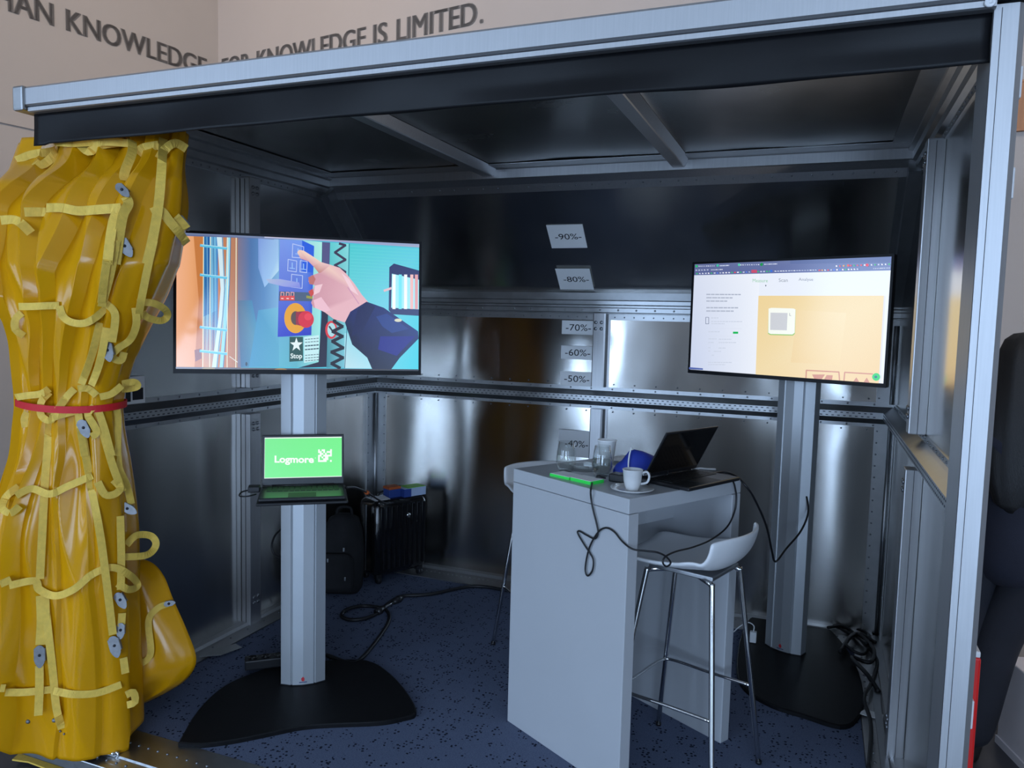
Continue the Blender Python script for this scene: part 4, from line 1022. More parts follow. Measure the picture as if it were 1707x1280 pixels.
# floor cable with a loop behind the left stand
fl = [(545, 1092), (585, 1105), (605, 1095), (632, 1062), (648, 1035), (645, 1018), (630, 1012), (605, 1010), (580, 1015), (569, 1026), (585, 1033), (612, 1030), (632, 1020), (648, 1005), (660, 998), (675, 993), (720, 990), (790, 977), (850, 985)]
single('floor_cable', MB().tube(smooth_path([at(x, y, 2, .010 if 8 != i else .02) for i, (x, y) in enumerate(fl)], 6), .0095, 10), 'cable_black', 'thick black power cable with a loop on the carpet behind the left stand', 'cable', (-2.1, 3.5, 0))
k0 = at(632, 1018, 2, .014); k1 = at(664, 999, 2, .014)
kt = thing('cable_connector', 'black cable connector with coupling lying on the loop of floor cable', 'connector', (k0.x, k0.y, 0))
part('socket', MB().tube([k0-(k1-k0)*.12, k0, k0+(k1-k0)*.25], [.020, .024, .014], 12), 'plastic_black', kt)
part('coupling', MB().tube([k0+(k1-k0)*.25, k0+(k1-k0)*.8], .006, 10), 'steel_grey', kt)
part('plug', MB().tube([k0+(k1-k0)*.75, k1, k1+(k1-k0)*.15], [.014, .022, .016], 12), 'plastic_black', kt)
# cable behind the left column
cc_ = ST1[1]
single('stand_cable', MB().tube(smooth_path([at(470, 880, 1, 2.80), at(458, 893, 1, 2.80), at(453, 910, 1, 2.80), at(458, 924, 1, 2.80), at(472, 930, 1, 2.80)], 6), .005, 8), 'cable_black', 'black cable bulging out behind the left stand column', 'cable', (-2.17, 2.8, .55))
# power strip on the left base
ps = at(408, 1112, 2, .02); pe = at(476, 1104, 2, .02)
pd = (pe-ps); pd.z = 0; pd.normalize(); pn = Vector((pd.y, -pd.x, 0))
rt = thing('power_strip', 'black power strip with sockets on the left stand base', 'power strip', ps)
Mp = frame(ps, pd, pn, Z)
part('housing', MB().bbox((0, -.02, 0), (.30, .045, .045), .006, Mp), 'plastic_black', rt)
for k in range(5): part('socket', MB().lathe([(.0001, 0), (.019, 0), (.021, .003), (.019, .005), (.015, .001), (.0001, .001)], (.035+k*.055, .012, .045), 18, Mp, cap=False), 'gloss_black', rt)
part('switch', MB().box((.168, .045, .018), (.188, .049, .030), Mp), 'yellow_mark', rt, label='small yellow label')
# lead from laptop to the suitcase, orange plug
e0 = LP1[1] @ Vector((.169, .05, .008)); e1 = at(612, 821, 1, 3.1)
rt = thing('power_lead', 'black lead with an orange plug running from the right of the green-screen laptop', 'cable', e0)
part('cord', MB().tube(smooth_path([e0, e0+(e1-e0)*.4+Z*.01, e1, at(640, 838, 1, 3.5), at(655, 838, 1, 3.9)], 6), .005, 8), 'cable_black', rt)
part('plug', MB().tube([e1-(e1-e0).normalized()*.025, e1+(e1-e0).normalized()*.025], .010, 10), 'orange_plastic', rt, label='orange plug')

# ------------------------------------------------------------------ luggage
sa = Vector((-2.385, 3.875, 0)); sd_ = Vector((.45, .89, 0)).normalized(); sb_ = Vector((-sd_.y, sd_.x, 0))
MS = frame(sa, sd_, sb_, Z)
su = thing('suitcase', 'black ribbed hard-shell suitcase standing in the back corner', 'suitcase', sa)
SWD, SD, SH0, SH1 = .385, .20, .045, .505
def rrect(w_, d_, r, z, off=0, n=6):
    pts = []
    for cx, cy, a0 in ((w_-r, d_-r, 0), (r, d_-r, 90), (r, r, 180), (w_-r, r, 270)):
        for k in range(n+1):
            a = math.radians(a0+90*k/n); pts.append(Vector((cx+(r+off)*math.cos(a), cy+(r+off)*math.sin(a), z)))
    return pts
rings = []
for k, (z, off) in enumerate(((SH0, -.03), (SH0+.012, -.012), (SH0+.035, 0), (SH1-.035, 0), (SH1-.012, -.012), (SH1, -.03))):
    rings.append([MS @ p for p in rrect(SWD, SD, .045, z, off)])
sh_ = part('shell', MB().loft(rings), 'gloss_black', su)
for k in range(9):
    x = .045+k*.037
    part('rib', MB().bbox((x, -.006, SH0+.04), (x+.02, .004, SH1-.035), .004, MS), 'gloss_black', su)
for x, y in ((.045, .03), (SWD-.045, .03), (.045, SD-.03), (SWD-.045, SD-.03)):
    wh = part('wheel_mount', MB().bbox((x-.02, y-.018, .03), (x+.02, y+.018, .06), .005, MS), 'plastic_black', su)
    part('wheel', MB().lathe([(.0001, -.011), (.020, -.011), (.022, -.006), (.022, .006), (.020, .011), (.0001, .011)], n=18, M=MS @ Matrix.Translation((x, y-.004, .0225)) @ Matrix.Rotation(math.pi/2, 4, 'Y'), cap=False), 'cable_black', wh)
part('badge', MB().lathe([(.0001, 0), (.014, 0), (.014, .003), (.0001, .004)], n=20, M=MS @ Matrix.Translation((.235, -.006, .40)) @ Matrix.Rotation(math.pi/2, 4, 'X'), cap=False), 'chrome', su, label='round silver badge')
part('zipper_seam', MB().box((-.002, SD/2-.004, SH0+.03), (.002, SD/2+.004, SH1-.03), MS), 'steel_grey', su)
part('carry_handle', MB().tube(smooth_path([MS @ Vector(p) for p in ((.12, SD*.80, SH1-.002), (.13, SD*.80, SH1+.018), (.19, SD*.80, SH1+.024), (.25, SD*.80, SH1+.018), (.26, SD*.80, SH1-.002))], 5), .007, 8), 'plastic_black', su)
# things lying on the suitcase
b0 = MS @ Vector((.22, .02, SH1)); Mb = frame(b0, sd_, sb_, Z)
bx = thing('printed_box', 'blue and white printed box with green top edge on the suitcase', 'box', b0)
part('carton', MB().bbox((0, 0, 0), (.16, .09, .052), .002, Mb), 'box_pale', bx)
part('blue_side', MB().box((-.001, -.001, 0), (.05, .092, .050), Mb), 'box_blue', bx)
part('green_flap', MB().box((.03, .002, .052), (.155, .088, .055), Mb), 'box_green', bx)
b1 = MS @ Vector((.135, .055, SH1)); Mb = frame(b1, sd_, sb_, Z)
bx = thing('small_carton', 'dark blue carton with orange lid beside the printed box', 'box', b1)
part('carton', MB().bbox((0, 0, 0), (.08, .07, .050), .002, Mb), 'box_blue', bx)
part('lid', MB().bbox((-.002, -.002, .050), (.082, .072, .066), .003, Mb), 'orange_plastic', bx, label='orange lid')
b2 = MS @ Vector((.02, .03, SH1)); Mb = frame(b2, sd_, sb_, Z)
single('paper_sheet', MB().prism([Mb @ Vector(p) for p in ((0, 0, .002), (.1, -.01, .004), (.11, .08, .008), (.05, .10, .004), (.01, .06, .002))], (0, 0, .0015)), 'paper', 'loose white paper on the front end of the suitcase top', 'paper', b2)
# backpack
bp = Vector((-2.615, 3.62, 0)); bd = Vector((.93, .37, 0)).normalized(); bn = Vector((-bd.y, bd.x, 0)); MBp = frame(bp, bd*.82, bn*.95, Z)
bk = thing('backpack', 'black fabric backpack slumped beside the suitcase', 'bag', bp)
rings = []
for z, w_, d_, ox in ((0.0, .27, .15, 0), (.02, .30, .18, 0), (.12, .32, .19, 0), (.25, .31, .18, .005), (.36, .27, .15, .012), (.43, .20, .11, .02), (.455, .10, .05, .025)):
    rings.append([MBp @ (p+Vector((-w_/2+ox+.15, -d_/2+.09, 0))) for p in rrect(w_, d_, min(w_, d_)*.35, z)])
part('body', MB().loft(rings), 'bag_black', bk)
rings = []
for z, w_, d_ in ((.03, .20, .05), (.06, .24, .07), (.16, .24, .075), (.22, .22, .06), (.25, .16, .03)):
    rings.append([MBp @ (p+Vector((-w_/2+.15, -.045, 0))) for p in rrect(w_, d_, min(w_, d_)*.4, z)])
pk = part('front_pocket', MB().loft(rings), 'bag_black', bk)
for x, z in ((.09, .205), (.20, .27), (.21, .10)): part('zipper_pull', MB().bbox((x, -.055, z), (x+.012, -.046, z+.022), .003, MBp), 'steel_grey', bk)
part('carry_loop', MB().tube(smooth_path([MBp @ Vector(p) for p in ((.12, .09, .445), (.13, .09, .485), (.175, .09, .495), (.22, .09, .485), (.23, .09, .43))], 5), .008, 8), 'bag_black', bk)
part('shoulder_strap', MB().tube(smooth_path([MBp @ Vector(p) for p in ((.02, .02, .40), (-.02, -.03, .33), (-.03, -.05, .20), (-.01, -.03, .06))], 5), .014, 8), 'bag_black', bk)

# ------------------------------------------------------------------ clutter in the right corner
wp = at(1256, 1050, 1, 3.78)
rt = thing('white_charger', 'small white charger with thin cord between stool and right stand', 'charger', (wp.x, wp.y, .018))
zb = .02
wp = at(1255, 1070, 2, zb)
part('brick', MB().bbox((-.016, -.014, 0), (.016, .014, .055), .004, frame(wp, (1, 0, 0), (0, 1, 0), Z)), 'white_plastic', rt)
part('cord', MB().tube(smooth_path([wp+Z*.055, wp+Vector((0, .01, .08)), wp+Vector((-.03, .03, .085)), wp+Vector((-.07, .05, .05)), wp+Vector((-.10, .06, .012))], 6), .003, 8), 'white_plastic', rt)
r = random.Random(5)
heap = [[(1400, 1090), (1425, 1060), (1455, 1085), (1450, 1110), (1420, 1100), (1445, 1130), (1465, 1150)],
        [(1380, 1050), (1410, 1045), (1440, 1070), (1462, 1100), (1452, 1140), (1440, 1170), (1452, 1210), (1448, 1280)],
        [(1425, 1045), (1448, 1058), (1440, 1090), (1410, 1080), (1430, 1060), (1460, 1070)],
        [(1335, 1000), (1360, 1020), (1392, 1042), (1420, 1055), (1445, 1078)]]
labs = ['black cable curled on the floor at the right stand base', 'thick black cable running along the right floor edge', 'black cable coil against the right back corner', 'black cable leading from the right stand to the corner']
for l, lb in zip(heap, labs):
    base = [at(x, y, 2, .03) for x, y in l]
    single('floor_cable', MB().tube(smooth_path([p+Z*r.uniform(-.008, .02) for p in base], 6), r.choice((.008, .010, .011)), 9), 'cable_black', lb, 'cable', base[0])
fc = [at(x, y, 2, .014) for x, y in ((1462, 1115), (1462, 1170), (1468, 1220), (1476, 1285))]
single('cable_duct', MB().ribbon(smooth_path(fc, 4), [Z]*13, .028, .010), 'steel_grey', 'flat grey cable duct along the right floor edge', 'cable duct', fc[0])
for (x, y), lb in (((1430, 1190), 'torn white tape strip at the edge of the right black base'), ((1442, 1130), 'torn white tape strip under the cable heap in the corner')):
    t0 = at(x, y, 2, .012)
    single('tape_strip', MB().prism([t0+Vector(p) for p in ((0, 0, .002), (.09, -.02, .002), (.10, .03, .002), (.03, .05, .002))], (0, 0, .002)), 'paper', lb, 'tape', t0)
t0 = at(365, 1090, 2, .012)
single('tape_strip', MB().prism([t0+Vector(p) for p in ((-.06, -.06, .0), (.02, -.01, .0), (.05, .10, .0), (-.01, .12, .0), (-.05, .03, .0))], (0, 0, .002)), 'alu_rail', 'silvery tape scrap on the carpet by the left floor edge', 'tape', t0)
# ------------------------------------------------------------------ gathered yellow tarpaulin curtain
cur = thing('tarpaulin_curtain', 'gathered glossy yellow tarpaulin curtain with webbing straps tied by a red band', 'curtain', (-2.50, 2.02, 0))
from mathutils import noise as mnoise
YC = 2.00
ROWS = [(212, 42, 316), (262, 22, 309), (310, 6, 304), (360, -8, 299), (440, -6, 282), (490, 22, 258), (540, 40, 232), (600, 45, 206), (650, 50, 192), (675, 51, 189), (710, 47, 191), (760, 44, 196), (860, 32, 200), (960, 12, 206), (1060, 0, 209), (1150, -12, 212), (1215, -18, 214), (1262, -20, 216)]
def ycz(z): return float(np.interp(z, [0, 1.75, 2.05, 2.18, 2.3], [2.0, 2.0, 2.08, 2.20, 2.22]))
prof = []
for py, a, b in ROWS:
    yc = YC
    for _ in range(3): yc = ycz(at((a+b)/2, py, 1, yc).z)
    A = at(a, py, 1, yc); B = at(b, py, 1, yc); prof.append(((A.z+B.z)/2, (A.x+B.x)/2, (B.x-A.x)/2))
prof.sort()
pz = [q[0] for q in prof]; pc_ = [q[1] for q in prof]; pw_ = [q[2] for q in prof]
ZB, ZTOP = 0.004, 2.25
waist = at(120, 672, 1, YC).z
def sst(x): x = min(1, max(0, x)); return x*x*(3-2*x)
# pleat edges on the front, as fractions of the half width: (low, waist, high)
PL = [(-1.0, -1.0, -1.0), (-.78, -.62, -.38), (-.30, -.28, .08), (.03, .08, .42), (.45, .42, .66), (.84, .72, .86), (1.0, 1.0, 1.0)]
DL = [(.04, .03, .05), (.06, .03, .07), (.085, .03, .075), (.010, .025, .055), (.012, .025, .06), (.03, .02, .035)]
def tri(q, z):
    if z < waist: t = sst((waist-z)/.5); return q[1]*(1-t)+q[0]*t
    t = sst((z-waist)/.75); return q[1]*(1-t)+q[2]*t
def shape(c, s, z, D, saw):
    """point of the bundle: c, s = cosine and sine round the section, D * saw = swell of the pleat"""
    cx = float(np.interp(z, pz, pc_)); a = float(np.interp(z, pz, pw_)); yc = ycz(z)
    dep = .10+.075*sst(abs(z-waist)/.5)
    if z > 1.95: dep = dep*(1-.5*sst((z-1.95)/.2))
    dz = z-waist; fr = 1 if s < 0 else .4
    y = yc+dep*s-D*saw*min(1, abs(s)*2.5+.15)
    n1 = mnoise.noise(Vector((c*2.6+7, s*1.5, z*.7))); n2 = mnoise.noise(Vector((c*6+1.5*z, s*3, z*2.0+5)))
    fold = abs(mnoise.noise(Vector((c*2.2+z*1.6, s, z*.8-c*.6+3))))          # slanting creases
    y += ((.028+.015*sst(abs(dz)/.4))*n1+.007*n2+.05*(fold-.2)*sst(abs(dz)/.25))*fr
    y += .007*math.sin(c*12+math.sin(z*2.5)*1.2)*math.exp(-abs(dz)*5)
    if z > 1.9: y += .006*math.sin(c*13+1.2*math.sin(z*2))*sst((z-1.9)/.25)
    return Vector((cx+a*c, y, z))
def wig(z): return .07*math.sin(z*2.6+.5)+.02*math.sin(z*6.1)
NP, NBK, NZ = 30, 60, 170                                  # columns per pleat, columns at the back, rows
cols = [(k, i/NP) for k in range(6) for i in range(NP+1)]  # columns follow the pleat edges, so every overlap stays a clean line
vs = []; fs = []
for r in range(NZ+1):
    tt = r/NZ
    for k, t in cols:
        z = ZB+.003
        for _ in range(2):
            e0, e1 = tri(PL[k], z), tri(PL[k+1], z); q = e0+t*(e1-e0); c = max(-1, min(1, q+wig(z)*(1-q*q)))
            zb = ZB+(.0 if k >= 3 else .055 if k >= 1 else .075)+.006*math.sin(c*9)
            z = zb+(ZTOP-zb)*tt
        vs.append(shape(c, -math.sqrt(max(0, 1-c*c)), z, tri(DL[k], z), (t**1.6)*1.15-.40+.30*math.sin(math.pi*t)))
    for i in range(1, NBK):
        th = math.pi*i/NBK; z = ZB+.05+(ZTOP-ZB-.05)*tt
        vs.append(shape(math.cos(th), math.sin(th), z, .02, math.sin(th*9)))
NT = len(cols)+NBK-1
for k in range(NZ):
    for i in range(NT): fs.append((k*NT+i, k*NT+(i+1) % NT, (k+1)*NT+(i+1) % NT, (k+1)*NT+i))
cb = MB().add(vs, fs, True)
cloth = part('gathered_sheet', cb, 'pvc_yellow', cur)
cloth.modifiers.new('t', 'SOLIDIFY').thickness = .003
bvh = BVHTree.FromPolygons([tuple(v) for v in vs], fs)

# tail of the sheet swept inwards at the bottom right
c3 = lambda x, y: (x/2.2857, 720+y/2.2857)
tl = [(470, 440, 490), (500, 436, 560), (560, 430, 604), (650, 428, 640), (770, 426, 690), (885, 424, 726), (960, 424, 692), (1010, 426, 622), (1050, 430, 545)]
vs2 = []; fs2 = []; NU = 36; rws = []
tp = [(at(*c3(a, y), 1, 2.16), at(*c3(b, y), 1, 2.22)) for y, a, b in tl]
tA = smooth_path([q[0] for q in tp], 6); tB = smooth_path([q[1] for q in tp], 6); NV = len(tA)-1
for k in range(NV+1):
    A, B = tA[k], tB[k]
    for i in range(NU+1):
        s = i/NU; p = A.lerp(B, s); t = k/NV
        p = p+Vector((0, -(.03+.10*t)*math.sin(s*math.pi*.95)+.026*math.sin(s*8+t*2.5)*t+.010*math.sin(s*15-t*3)+.06*s*s*t+.03*abs(mnoise.noise(Vector((s*2.5+t, t*2.5, 4)))), .012*math.sin(s*7+1)*t))
        vs2.append(p)
for k in range(NV):
    for i in range(NU): fs2.append((k*(NU+1)+i, k*(NU+1)+i+1, (k+1)*(NU+1)+i+1, (k+1)*(NU+1)+i))
tail = part('swept_tail', MB().add(vs2, fs2, True), 'pvc_yellow', cur)
tail.modifiers.new('t', 'SOLIDIFY').thickness = .003
bvh2 = BVHTree.FromPolygons([tuple(v) for v in vs2], fs2)

def cast(px, py, tree=None):
    d = Vector(ray(px, py)); l = d.length; d = d/l; best = None
    for tr in ((bvh, bvh2) if tree is None else (tree,)):
        h = tr.ray_cast(Vector(CAM), d)
        if h[0] is not None and (best is None or h[3] < best[1]): best = (h[0], h[3], h[1])
    if best is None: return None, None, d
    n = best[2] if best[2].dot(d) < 0 else -best[2]
    return best[1], n, d
def lay(px, py, lift=.004, tree=None):
    """lay a point measured in the photo onto the tarpaulin surface"""
    t, n, d = cast(px, py, tree)
    if t is None: return at(px, py, 1, YC-.04), -d
    return Vector(CAM)+d*(t-lift), (n*.5-d*.8).normalized()
def strap(pts, conv, wd=.026, lift=.006, tree=None, name='strap', m='webbing'):
    q = [Vector((*conv(x, y), 0)) for x, y in pts]
    q = smooth_path(q, max(3, int(max((q[i+1]-q[i]).length for i in range(len(q)-1))/5)))
    T, Nn, D = zip(*[cast(p.x, p.y, tree) for p in q])
    T = list(T); ok = [i for i, t in enumerate(T) if t is not None]
    if not ok: return None
    T = list(np.interp(range(len(T)), ok, [T[i] for i in ok]))
    K = 4                                                 # webbing bridges the folds: follow the nearest surface, then smooth
    mn = [min(T[max(0, i-K):i+K+1]) for i in range(len(T))]
    sm = [sum(mn[max(0, i-K):i+K+1])/len(mn[max(0, i-K):i+K+1]) for i in range(len(mn))]
    P = [Vector(CAM)+D[i]*(min(sm[i], T[i])-lift) for i in range(len(T))]
    keep = [i for i in range(len(P)) if P[i].z < 2.215]
    if len(keep) < 3: return None
    P = [P[i] for i in keep]; NN = []
    for i in keep:
        n = Nn[i] if Nn[i] is not None else -D[i]
        NN.append((n*.35-D[i]*.8+Z*.12*math.sin(i*.35)).normalized())
    return part(name, MB().ribbon(P, NN, wd, .0024), m, cur)
c1 = lambda x, y: (x/2.909, y/2.909)
c2 = lambda x, y: (x/3.5556, 400+y/3.5556)
for s in ([(258, 688), (330, 694), (420, 692), (520, 688), (622, 694)], [(385, 700), (430, 735), (480, 705), (560, 692), (600, 690)],
          [(80, 778), (150, 750), (230, 738), (272, 728)], [(165, 782), (200, 800), (240, 775), (272, 742)],
          [(640, 680), (640, 740), (606, 830), (600, 875)], [(610, 955), (622, 990), (592, 1060), (560, 1280)], [(588, 1000), (548, 1080), (520, 1280)],
          [(792, 672), (786, 780), (770, 980), (742, 1150), (712, 1280)], [(5, 1068), (70, 1066), (110, 1090), (150, 1130)], [(118, 1028), (222, 1028)],
          [(225, 1008), (300, 1008), (380, 1022), (480, 1016), (588, 1008)], [(665, 745), (700, 715), (770, 704)], [(772, 770), (800, 725), (850, 694), (905, 722)],
          [(735, 1032), (780, 1022), (820, 1070), (878, 1140), (905, 1180)], [(850, 1050), (880, 1080), (905, 1110)]):
    strap(s, c1, .030 if s[0][0] != 258 else .027)
for s in ([(690, 0), (655, 200), (602, 395)], [(655, 0), (622, 200), (602, 372)], [(912, 0), (872, 180), (832, 385), (822, 470)],
          [(112, 394), (190, 394), (270, 390), (352, 388)], [(352, 390), (372, 450), (420, 486), (500, 493), (572, 455), (622, 402)], [(130, 432), (92, 470), (92, 530), (142, 568)],
          [(812, 372), (900, 372), (976, 410), (992, 450), (955, 478), (880, 462), (842, 430)], [(622, 372), (682, 442), (664, 605)],
          [(802, 402), (808, 500), (772, 590), (702, 640), (662, 690), (715, 715), (735, 665)], [(592, 490), (545, 680), (482, 855)], [(632, 520), (592, 720), (542, 862)],
          [(95, 932), (160, 922), (240, 912), (292, 882)], [(292, 902), (245, 960), (245, 1040), (300, 1068), (345, 1000), (402, 922), (442, 882)], [(300, 1058), (380, 1032), (462, 1012)],
          [(462, 882), (520, 880), (572, 922)], [(592, 930), (660, 912), (722, 862)], [(722, 852), (795, 842), (815, 868), (762, 882), (722, 884)],
          [(302, 1000), (288, 1130), (278, 1280)], [(465, 1030), (482, 1150), (502, 1280)], [(582, 1010), (622, 1130), (662, 1280)], [(682, 972), (698, 1060), (693, 1280)],
          [(162, 1020), (145, 1060), (152, 1110)], [(560, 985), (520, 1030), (545, 1080), (575, 1140), (540, 1165)]):
    strap(s, c2, .024)
for s in ([(187, 0), (172, 180), (160, 400), (152, 560)], [(312, 0), (342, 180), (386, 420), (430, 772)], [(392, 0), (430, 130), (468, 228)], [(447, 0), (452, 130), (482, 200), (500, 275)],
          [(72, 207), (25, 245), (10, 290), (42, 308), (75, 282)], [(60, 242), (120, 216), (190, 236), (260, 206), (352, 166)], [(372, 190), (400, 238), (438, 236), (458, 212), (432, 182)],
          [(458, 320), (462, 480), (460, 600)], [(482, 430), (520, 394), (575, 396), (594, 430), (560, 468), (472, 476)], [(0, 580), (42, 562)],
          [(35, 585), (130, 567), (150, 600), (210, 624), (280, 600), (352, 542), (430, 516), (500, 550), (524, 586), (490, 600), (448, 577)],
          [(170, 640), (200, 900), (215, 1050), (236, 1130)], [(470, 860), (478, 920)],
          [(20, 992), (100, 991), (202, 980)], [(205, 986), (280, 999), (370, 994), (462, 962)], [(480, 1002), (508, 992), (514, 1028), (484, 1040)], [(0, 976), (20, 976)], [(465, 690), (462, 740)]):
    strap(s, c3, .025)
strap([(162, 622), (165, 720), (160, 810)], c3, .040); strap([(150, 890), (150, 980), (146, 1080)], c3, .026)
strap([(490, 880), (540, 880), (574, 840), (566, 720), (600, 672), (640, 655)], c3, .024, tree=bvh2)
# red tie band round the waist
cx = float(np.interp(waist, pz, pc_)); a = float(np.interp(waist, pz, pw_)); rings = []; nn = []
for k in range(73):
    th = 2*math.pi*k/72
    rings.append(Vector((cx+(a*1.02+.006)*math.cos(th), YC+.142*math.sin(th), waist+.005*math.sin(th*2+.5)))); nn.append(Vector((math.cos(th), math.sin(th), 0)))
part('tie_band', MB().ribbon(rings, nn, .024, .004), 'red_webbing', cur, label='red webbing tie band')
# cam buckles
def buckle(px, py, ang, tree=None, s=1.0):
    s *= .82
    p, n = lay(px, py, .016, tree); n = (n*.3-Vector(_f)*.7).normalized()
    a = math.radians(ang); u_ = (Vector(_r)*math.cos(a)+Vector(_u)*math.sin(a)); u_ = (u_-n*u_.dot(n)).normalized(); v_ = n.cross(u_)
    Mq = frame(p, u_, v_, n)
    pl = [(-.030+.020*math.cos(q), .019*math.sin(q)) for q in [math.pi*(.5+j/8) for j in range(9)]]+[(.0, -.020), (.018, -.017), (.030, -.010), (.037, -.003), (.037, .003), (.030, .010), (.018, .017), (.0, .020)]
    pl = [(x+.008, y) for x, y in pl]
    b_ = part('buckle', MB().prism([Mq @ Vector((x*s, y*s, .006)) for x, y in pl], n*.003), 'buckle_steel', cur, label='grey steel cam buckle')
    part('buckle_frame', MB().box((-.030*s, -.021*s, -.008), (.018*s, -.016*s, .008), Mq).box((-.030*s, .016*s, -.008), (.018*s, .021*s, .008), Mq).tube([Mq @ Vector((.012*s, -.02*s, -.004)), Mq @ Vector((.012*s, .02*s, -.004))], .004*s, 8), 'buckle_steel', b_)
    part('pivot', MB().lathe([(.0001, .009), (.005, .009), (.005, .0105), (.0001, .011)], (-.004*s, 0, 0), 12, Mq, cap=False), 'seam_dark', b_)
for x, y, a, s in ((210, 412, -60, 1), (206, 318, -45, .8), (305, 372, -50, .9), (181, 585, -80, 1), (141, 714, -65, .95)): buckle(x, y, a, s=s)
for x, y, a, s in ((155, 852, -88, 1.1), (440, 815, -75, 1.1), (490, 292, -30, .9), (462, 640, -60, .9), (462, 755, -90, .8)): buckle(*c3(x, y), a, s=s)
buckle(*c3(648, 652), 10, bvh2, .6)
# snap studs on the lower hem
for x, y in ((107, 1103), (207, 1098), (230, 1140), (245, 1150)):
    p, n = lay(*c3(x, y), .002); Mq = frame(p, n.orthogonal().normalized(), n.cross(n.orthogonal().normalized()), n); r = .008 if x < 220 else .004
    part('snap_stud', MB().lathe([(.0001, 0), (r, 0), (r*.9, .003), (r*.4, .005), (.0001, .005)], n=14, M=Mq, cap=False), 'buckle_steel', cur)

# ------------------------------------------------------------------ label plate on the left wall, yellow strap end and hooks under the curtain
lp = at(224, 651, 0, XL+.012)
rt = thing('label_plate', 'small white label plate on the left container wall beside the curtain', 'label', lp)
Ml = frame(lp, (0, 1, 0), Z, (1, 0, 0))
part('plate', MB().box((-.12, -.055, -.004), (.055, .06, 0), Ml), 'paper', rt)
part('print', MB().box((-.10, -.04, 0), (-.06, .045, .001), Ml).box((-.045, -.045, 0), (-.02, .02, .001), Ml).box((-.01, -.04, 0), (.045, .01, .001), Ml), 'ink', rt)
st = [at(30, 1258, 2, ZF+.02), at(60, 1262, 2, ZF+.012), at(95, 1275, 2, ZF+.012), at(130, 1300, 2, ZF+.012)]
single('floor_strap', MB().ribbon(st, [Z]*4, .07, .006), 'webbing', 'yellow strap end lying on the hall floor under the curtain', 'strap', st[0])
for (x, y), lb in (((65, 1252), 'steel hook fitting under the curtain hem at its outer end'), ((180, 1258), 'steel hook fitting on the sill beside the curtain corner')):
    h0 = at(x, y, 2, -.002 if x > 100 else -.05)
    rt = thing('hook_fitting', lb, 'hook', h0)
    part('shank', MB().tube([h0-Vector((.03, .0, -.012)), h0+Vector((.03, .0, .012))], .007, 10), 'chrome', rt)
    part('hook', MB().tube(smooth_path([h0+Vector((.03, 0, .012)), h0+Vector((.045, 0, .02)), h0+Vector((.05, 0, .008)), h0+Vector((.04, 0, .0))], 4), .005, 8), 'chrome', rt)

# ------------------------------------------------------------------ beyond the right wall: person, red panel, white bench, board
pp = Vector((.752, 3.52, ZF))
per = thing('person', 'person with long black hair in dark jacket and trousers, standing with back turned', 'person', pp)
fa = Vector((.25, .97, 0)).normalized(); ri = Vector((fa.y, -fa.x, 0))
def skin_mesh(name, verts, edges, radii, m, parent, sub=2, label=None):
    me = bpy.data.meshes.new(name); me.from_pydata([tuple(INV[parent] @ Vector(v)) for v in verts], edges, [])
    o = bpy.data.objects.new(name, me); C.objects.link(o); o.parent = parent; INV[o] = INV[parent]
    sk = o.modifiers.new('skin', 'SKIN'); sk.use_smooth_shade = True
    for v, r in zip(me.skin_vertices[0].data, radii): v.radius = r if isinstance(r, tuple) else (r, r)
    me.skin_vertices[0].data[0].use_root = True
    o.modifiers.new('sub', 'SUBSURF').levels = sub; o.modifiers['sub'].render_levels = sub
    me.materials.append(MATS[m])
    if label: o['label'] = label
    return o
def B(r_, f_, z): return pp+ri*r_+fa*f_+Z*z
# body (one continuous figure): pelvis root, torso, neck, head, arms, legs
V = [B(0, 0, .92), B(0, .01, 1.08), B(0, 0, 1.25), B(0, -.01, 1.38), B(0, .0, 1.46), B(0, .02, 1.54), B(0, .03, 1.63)]
E_ = [(0, 1), (1, 2), (2, 3), (3, 4), (4, 5), (5, 6)]; Rr = [(.15, .11), (.13, .10), (.155, .105), (.13, .09), (.055, .055), (.072, .082), (.062, .072)]
for s in (-1, 1):
    i = len(V); V += [B(s*.19, -.01, 1.37), B(s*.24, .0, 1.14), B(s*.15, .20, 1.10), B(s*.08, .25, 1.12)]; E_ += [(3, i), (i, i+1), (i+1, i+2), (i+2, i+3)]; Rr += [.06, .046, .034, .03]
    i = len(V); V += [B(s*.085-.02, 0, .86), B(s*.06-.09, .01, .50), B(s*.05-.15, -.01, .09), B(s*.05-.15, .10, .035)]; E_ += [(0, i), (i, i+1), (i+1, i+2), (i+2, i+3)]; Rr += [.085, .058, .042, .035]
body = skin_mesh('body', V, E_, Rr, 'skin', per)
jk = [B(-.02, 0, .70), B(0, .01, 1.0), B(0, 0, 1.25), B(0, -.01, 1.375)]; je = [(0, 1), (1, 2), (2, 3)]; jr = [(.20, .165), (.19, .15), (.195, .14), (.15, .105)]
for s in (-1, 1):
    i = len(jk); jk += [B(s*.20, -.01, 1.365), B(s*.25, .0, 1.13), B(s*.16, .19, 1.10)]; je += [(3, i), (i, i+1), (i+1, i+2)]; jr += [.085, .075, .06]
skin_mesh('jacket', jk, je, jr, 'navy_cloth', per, label='dark navy jacket')
tk = [B(0, 0, .95), B(0, 0, 1.06)]; te = [(0, 1)]; tr_ = [(.17, .13), (.15, .12)]
for s in (-1, 1):
    i = len(tk); tk += [B(s*.09-.02, 0, .82), B(s*.062-.09, .01, .50), B(s*.052-.15, -.005, .03)]; te += [(0, i), (i, i+1), (i+1, i+2)]; tr_ += [(.105, .115), (.085, .09), (.075, .085)]
skin_mesh('trousers', tk, te, tr_, 'dark_trousers', per, label='dark trousers')
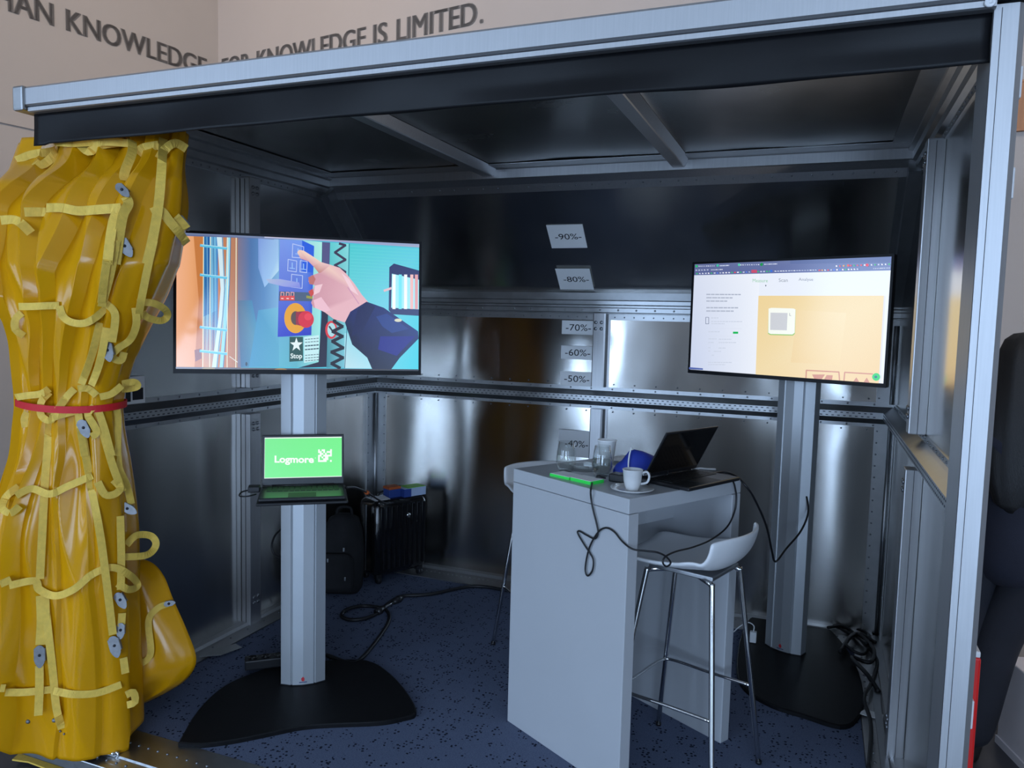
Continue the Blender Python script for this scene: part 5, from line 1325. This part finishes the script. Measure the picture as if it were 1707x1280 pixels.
# hair: cap flowing into a long fall over the back
rings = []
for z, w_, d_, f_ in ((1.735, .012, .014, .015), (1.728, .05, .055, .012), (1.705, .078, .088, .010), (1.66, .094, .106, .004), (1.60, .100, .108, -.006), (1.54, .103, .098, -.030), (1.46, .108, .075, -.070), (1.36, .112, .055, -.105), (1.26, .105, .045, -.125), (1.16, .090, .035, -.138), (1.08, .06, .022, -.145), (1.05, .02, .012, -.148)):
    rg = []
    for k in range(28):
        a = 2*math.pi*k/28; wv = 1+.05*math.sin(a*9+z*4)
        rg.append(B(w_*wv*math.cos(a), f_+d_*wv*math.sin(a)*(.86 if math.sin(a) > 0 and z < 1.66 else 1), z))
    rings.append(rg)
part('hair', MB().loft(rings), 'hair_black', per, label='long black hair')
for s in (-1, 1):
    rings = []
    for t, w_, h_ in ((-.07, .035, .03), (-.03, .043, .06), (.03, .045, .06), (.09, .048, .045), (.15, .045, .035), (.185, .03, .025)):
        rings.append([B(s*.052-.15+w_*math.cos(a), t, max(.002, .0+h_*max(0, math.sin(a))+.004)) for a in [2*math.pi*k/14 for k in range(14)]])
    part('shoe', MB().loft(rings), 'shoe_black', per)

rp0 = at(1613, 1180, 1, 2.45); 
x0 = at(1632, 1120, 1, 2.42).x
rd = thing('red_panel', 'bright red panel standing on the floor outside the right container post', 'panel', (x0-.02, 2.42, ZF))
zt = at(1624, 1092, 1, 2.42).z
part('board', MB().bbox((x0-.03, 2.40, ZF+.02), (x0, 2.62, zt), .006), 'red_panel', rd)
part('top_edge', MB().bbox((x0-.029, 2.402, zt), (x0-.002, 2.618, zt+.018), .004), 'white_plastic', rd)
part('foot', MB().box((x0-.03, 2.42, ZF), (x0+.01, 2.60, ZF+.02)), 'plastic_black', rd)

k0 = at(1658, 1236, 2, ZF); k1 = at(1712, 1293, 2, ZF); kd = (k1-k0).normalized(); kn = Vector((kd.y, -kd.x, 0))
if kn.y < 0: kn = -kn
Mk = frame(k0, kd, kn, Z)
be = thing('white_bench', 'low white box bench on the dark floor behind the standing person', 'bench', k0)
part('seat_box', MB().bbox((0, .006, .03), (1.0, .36, .38), .006, Mk), 'white_bench', be)
part('plinth', MB().box((.0, .0, 0), (1.0, .36, .032), Mk), 'white_bench', be)
q = hit(1716, 175, RY, RY*(YRB-.015))
wbm = frame(q, RX, Z, -RY)
br = thing('wooden_board', 'small reddish wooden board fixed on the hall wall beside the container', 'board', q)
part('panel', MB().bbox((-.065, -.12, -.012), (.45, .12, .010), .004, wbm), 'wood_board', br)
part('frame', MB().box((-.065, -.12, .010), (-.055, .12, .014), wbm).box((-.065, .11, .010), (.45, .12, .014), wbm).box((-.065, -.12, .010), (.45, -.11, .014), wbm), 'wood_board', br)
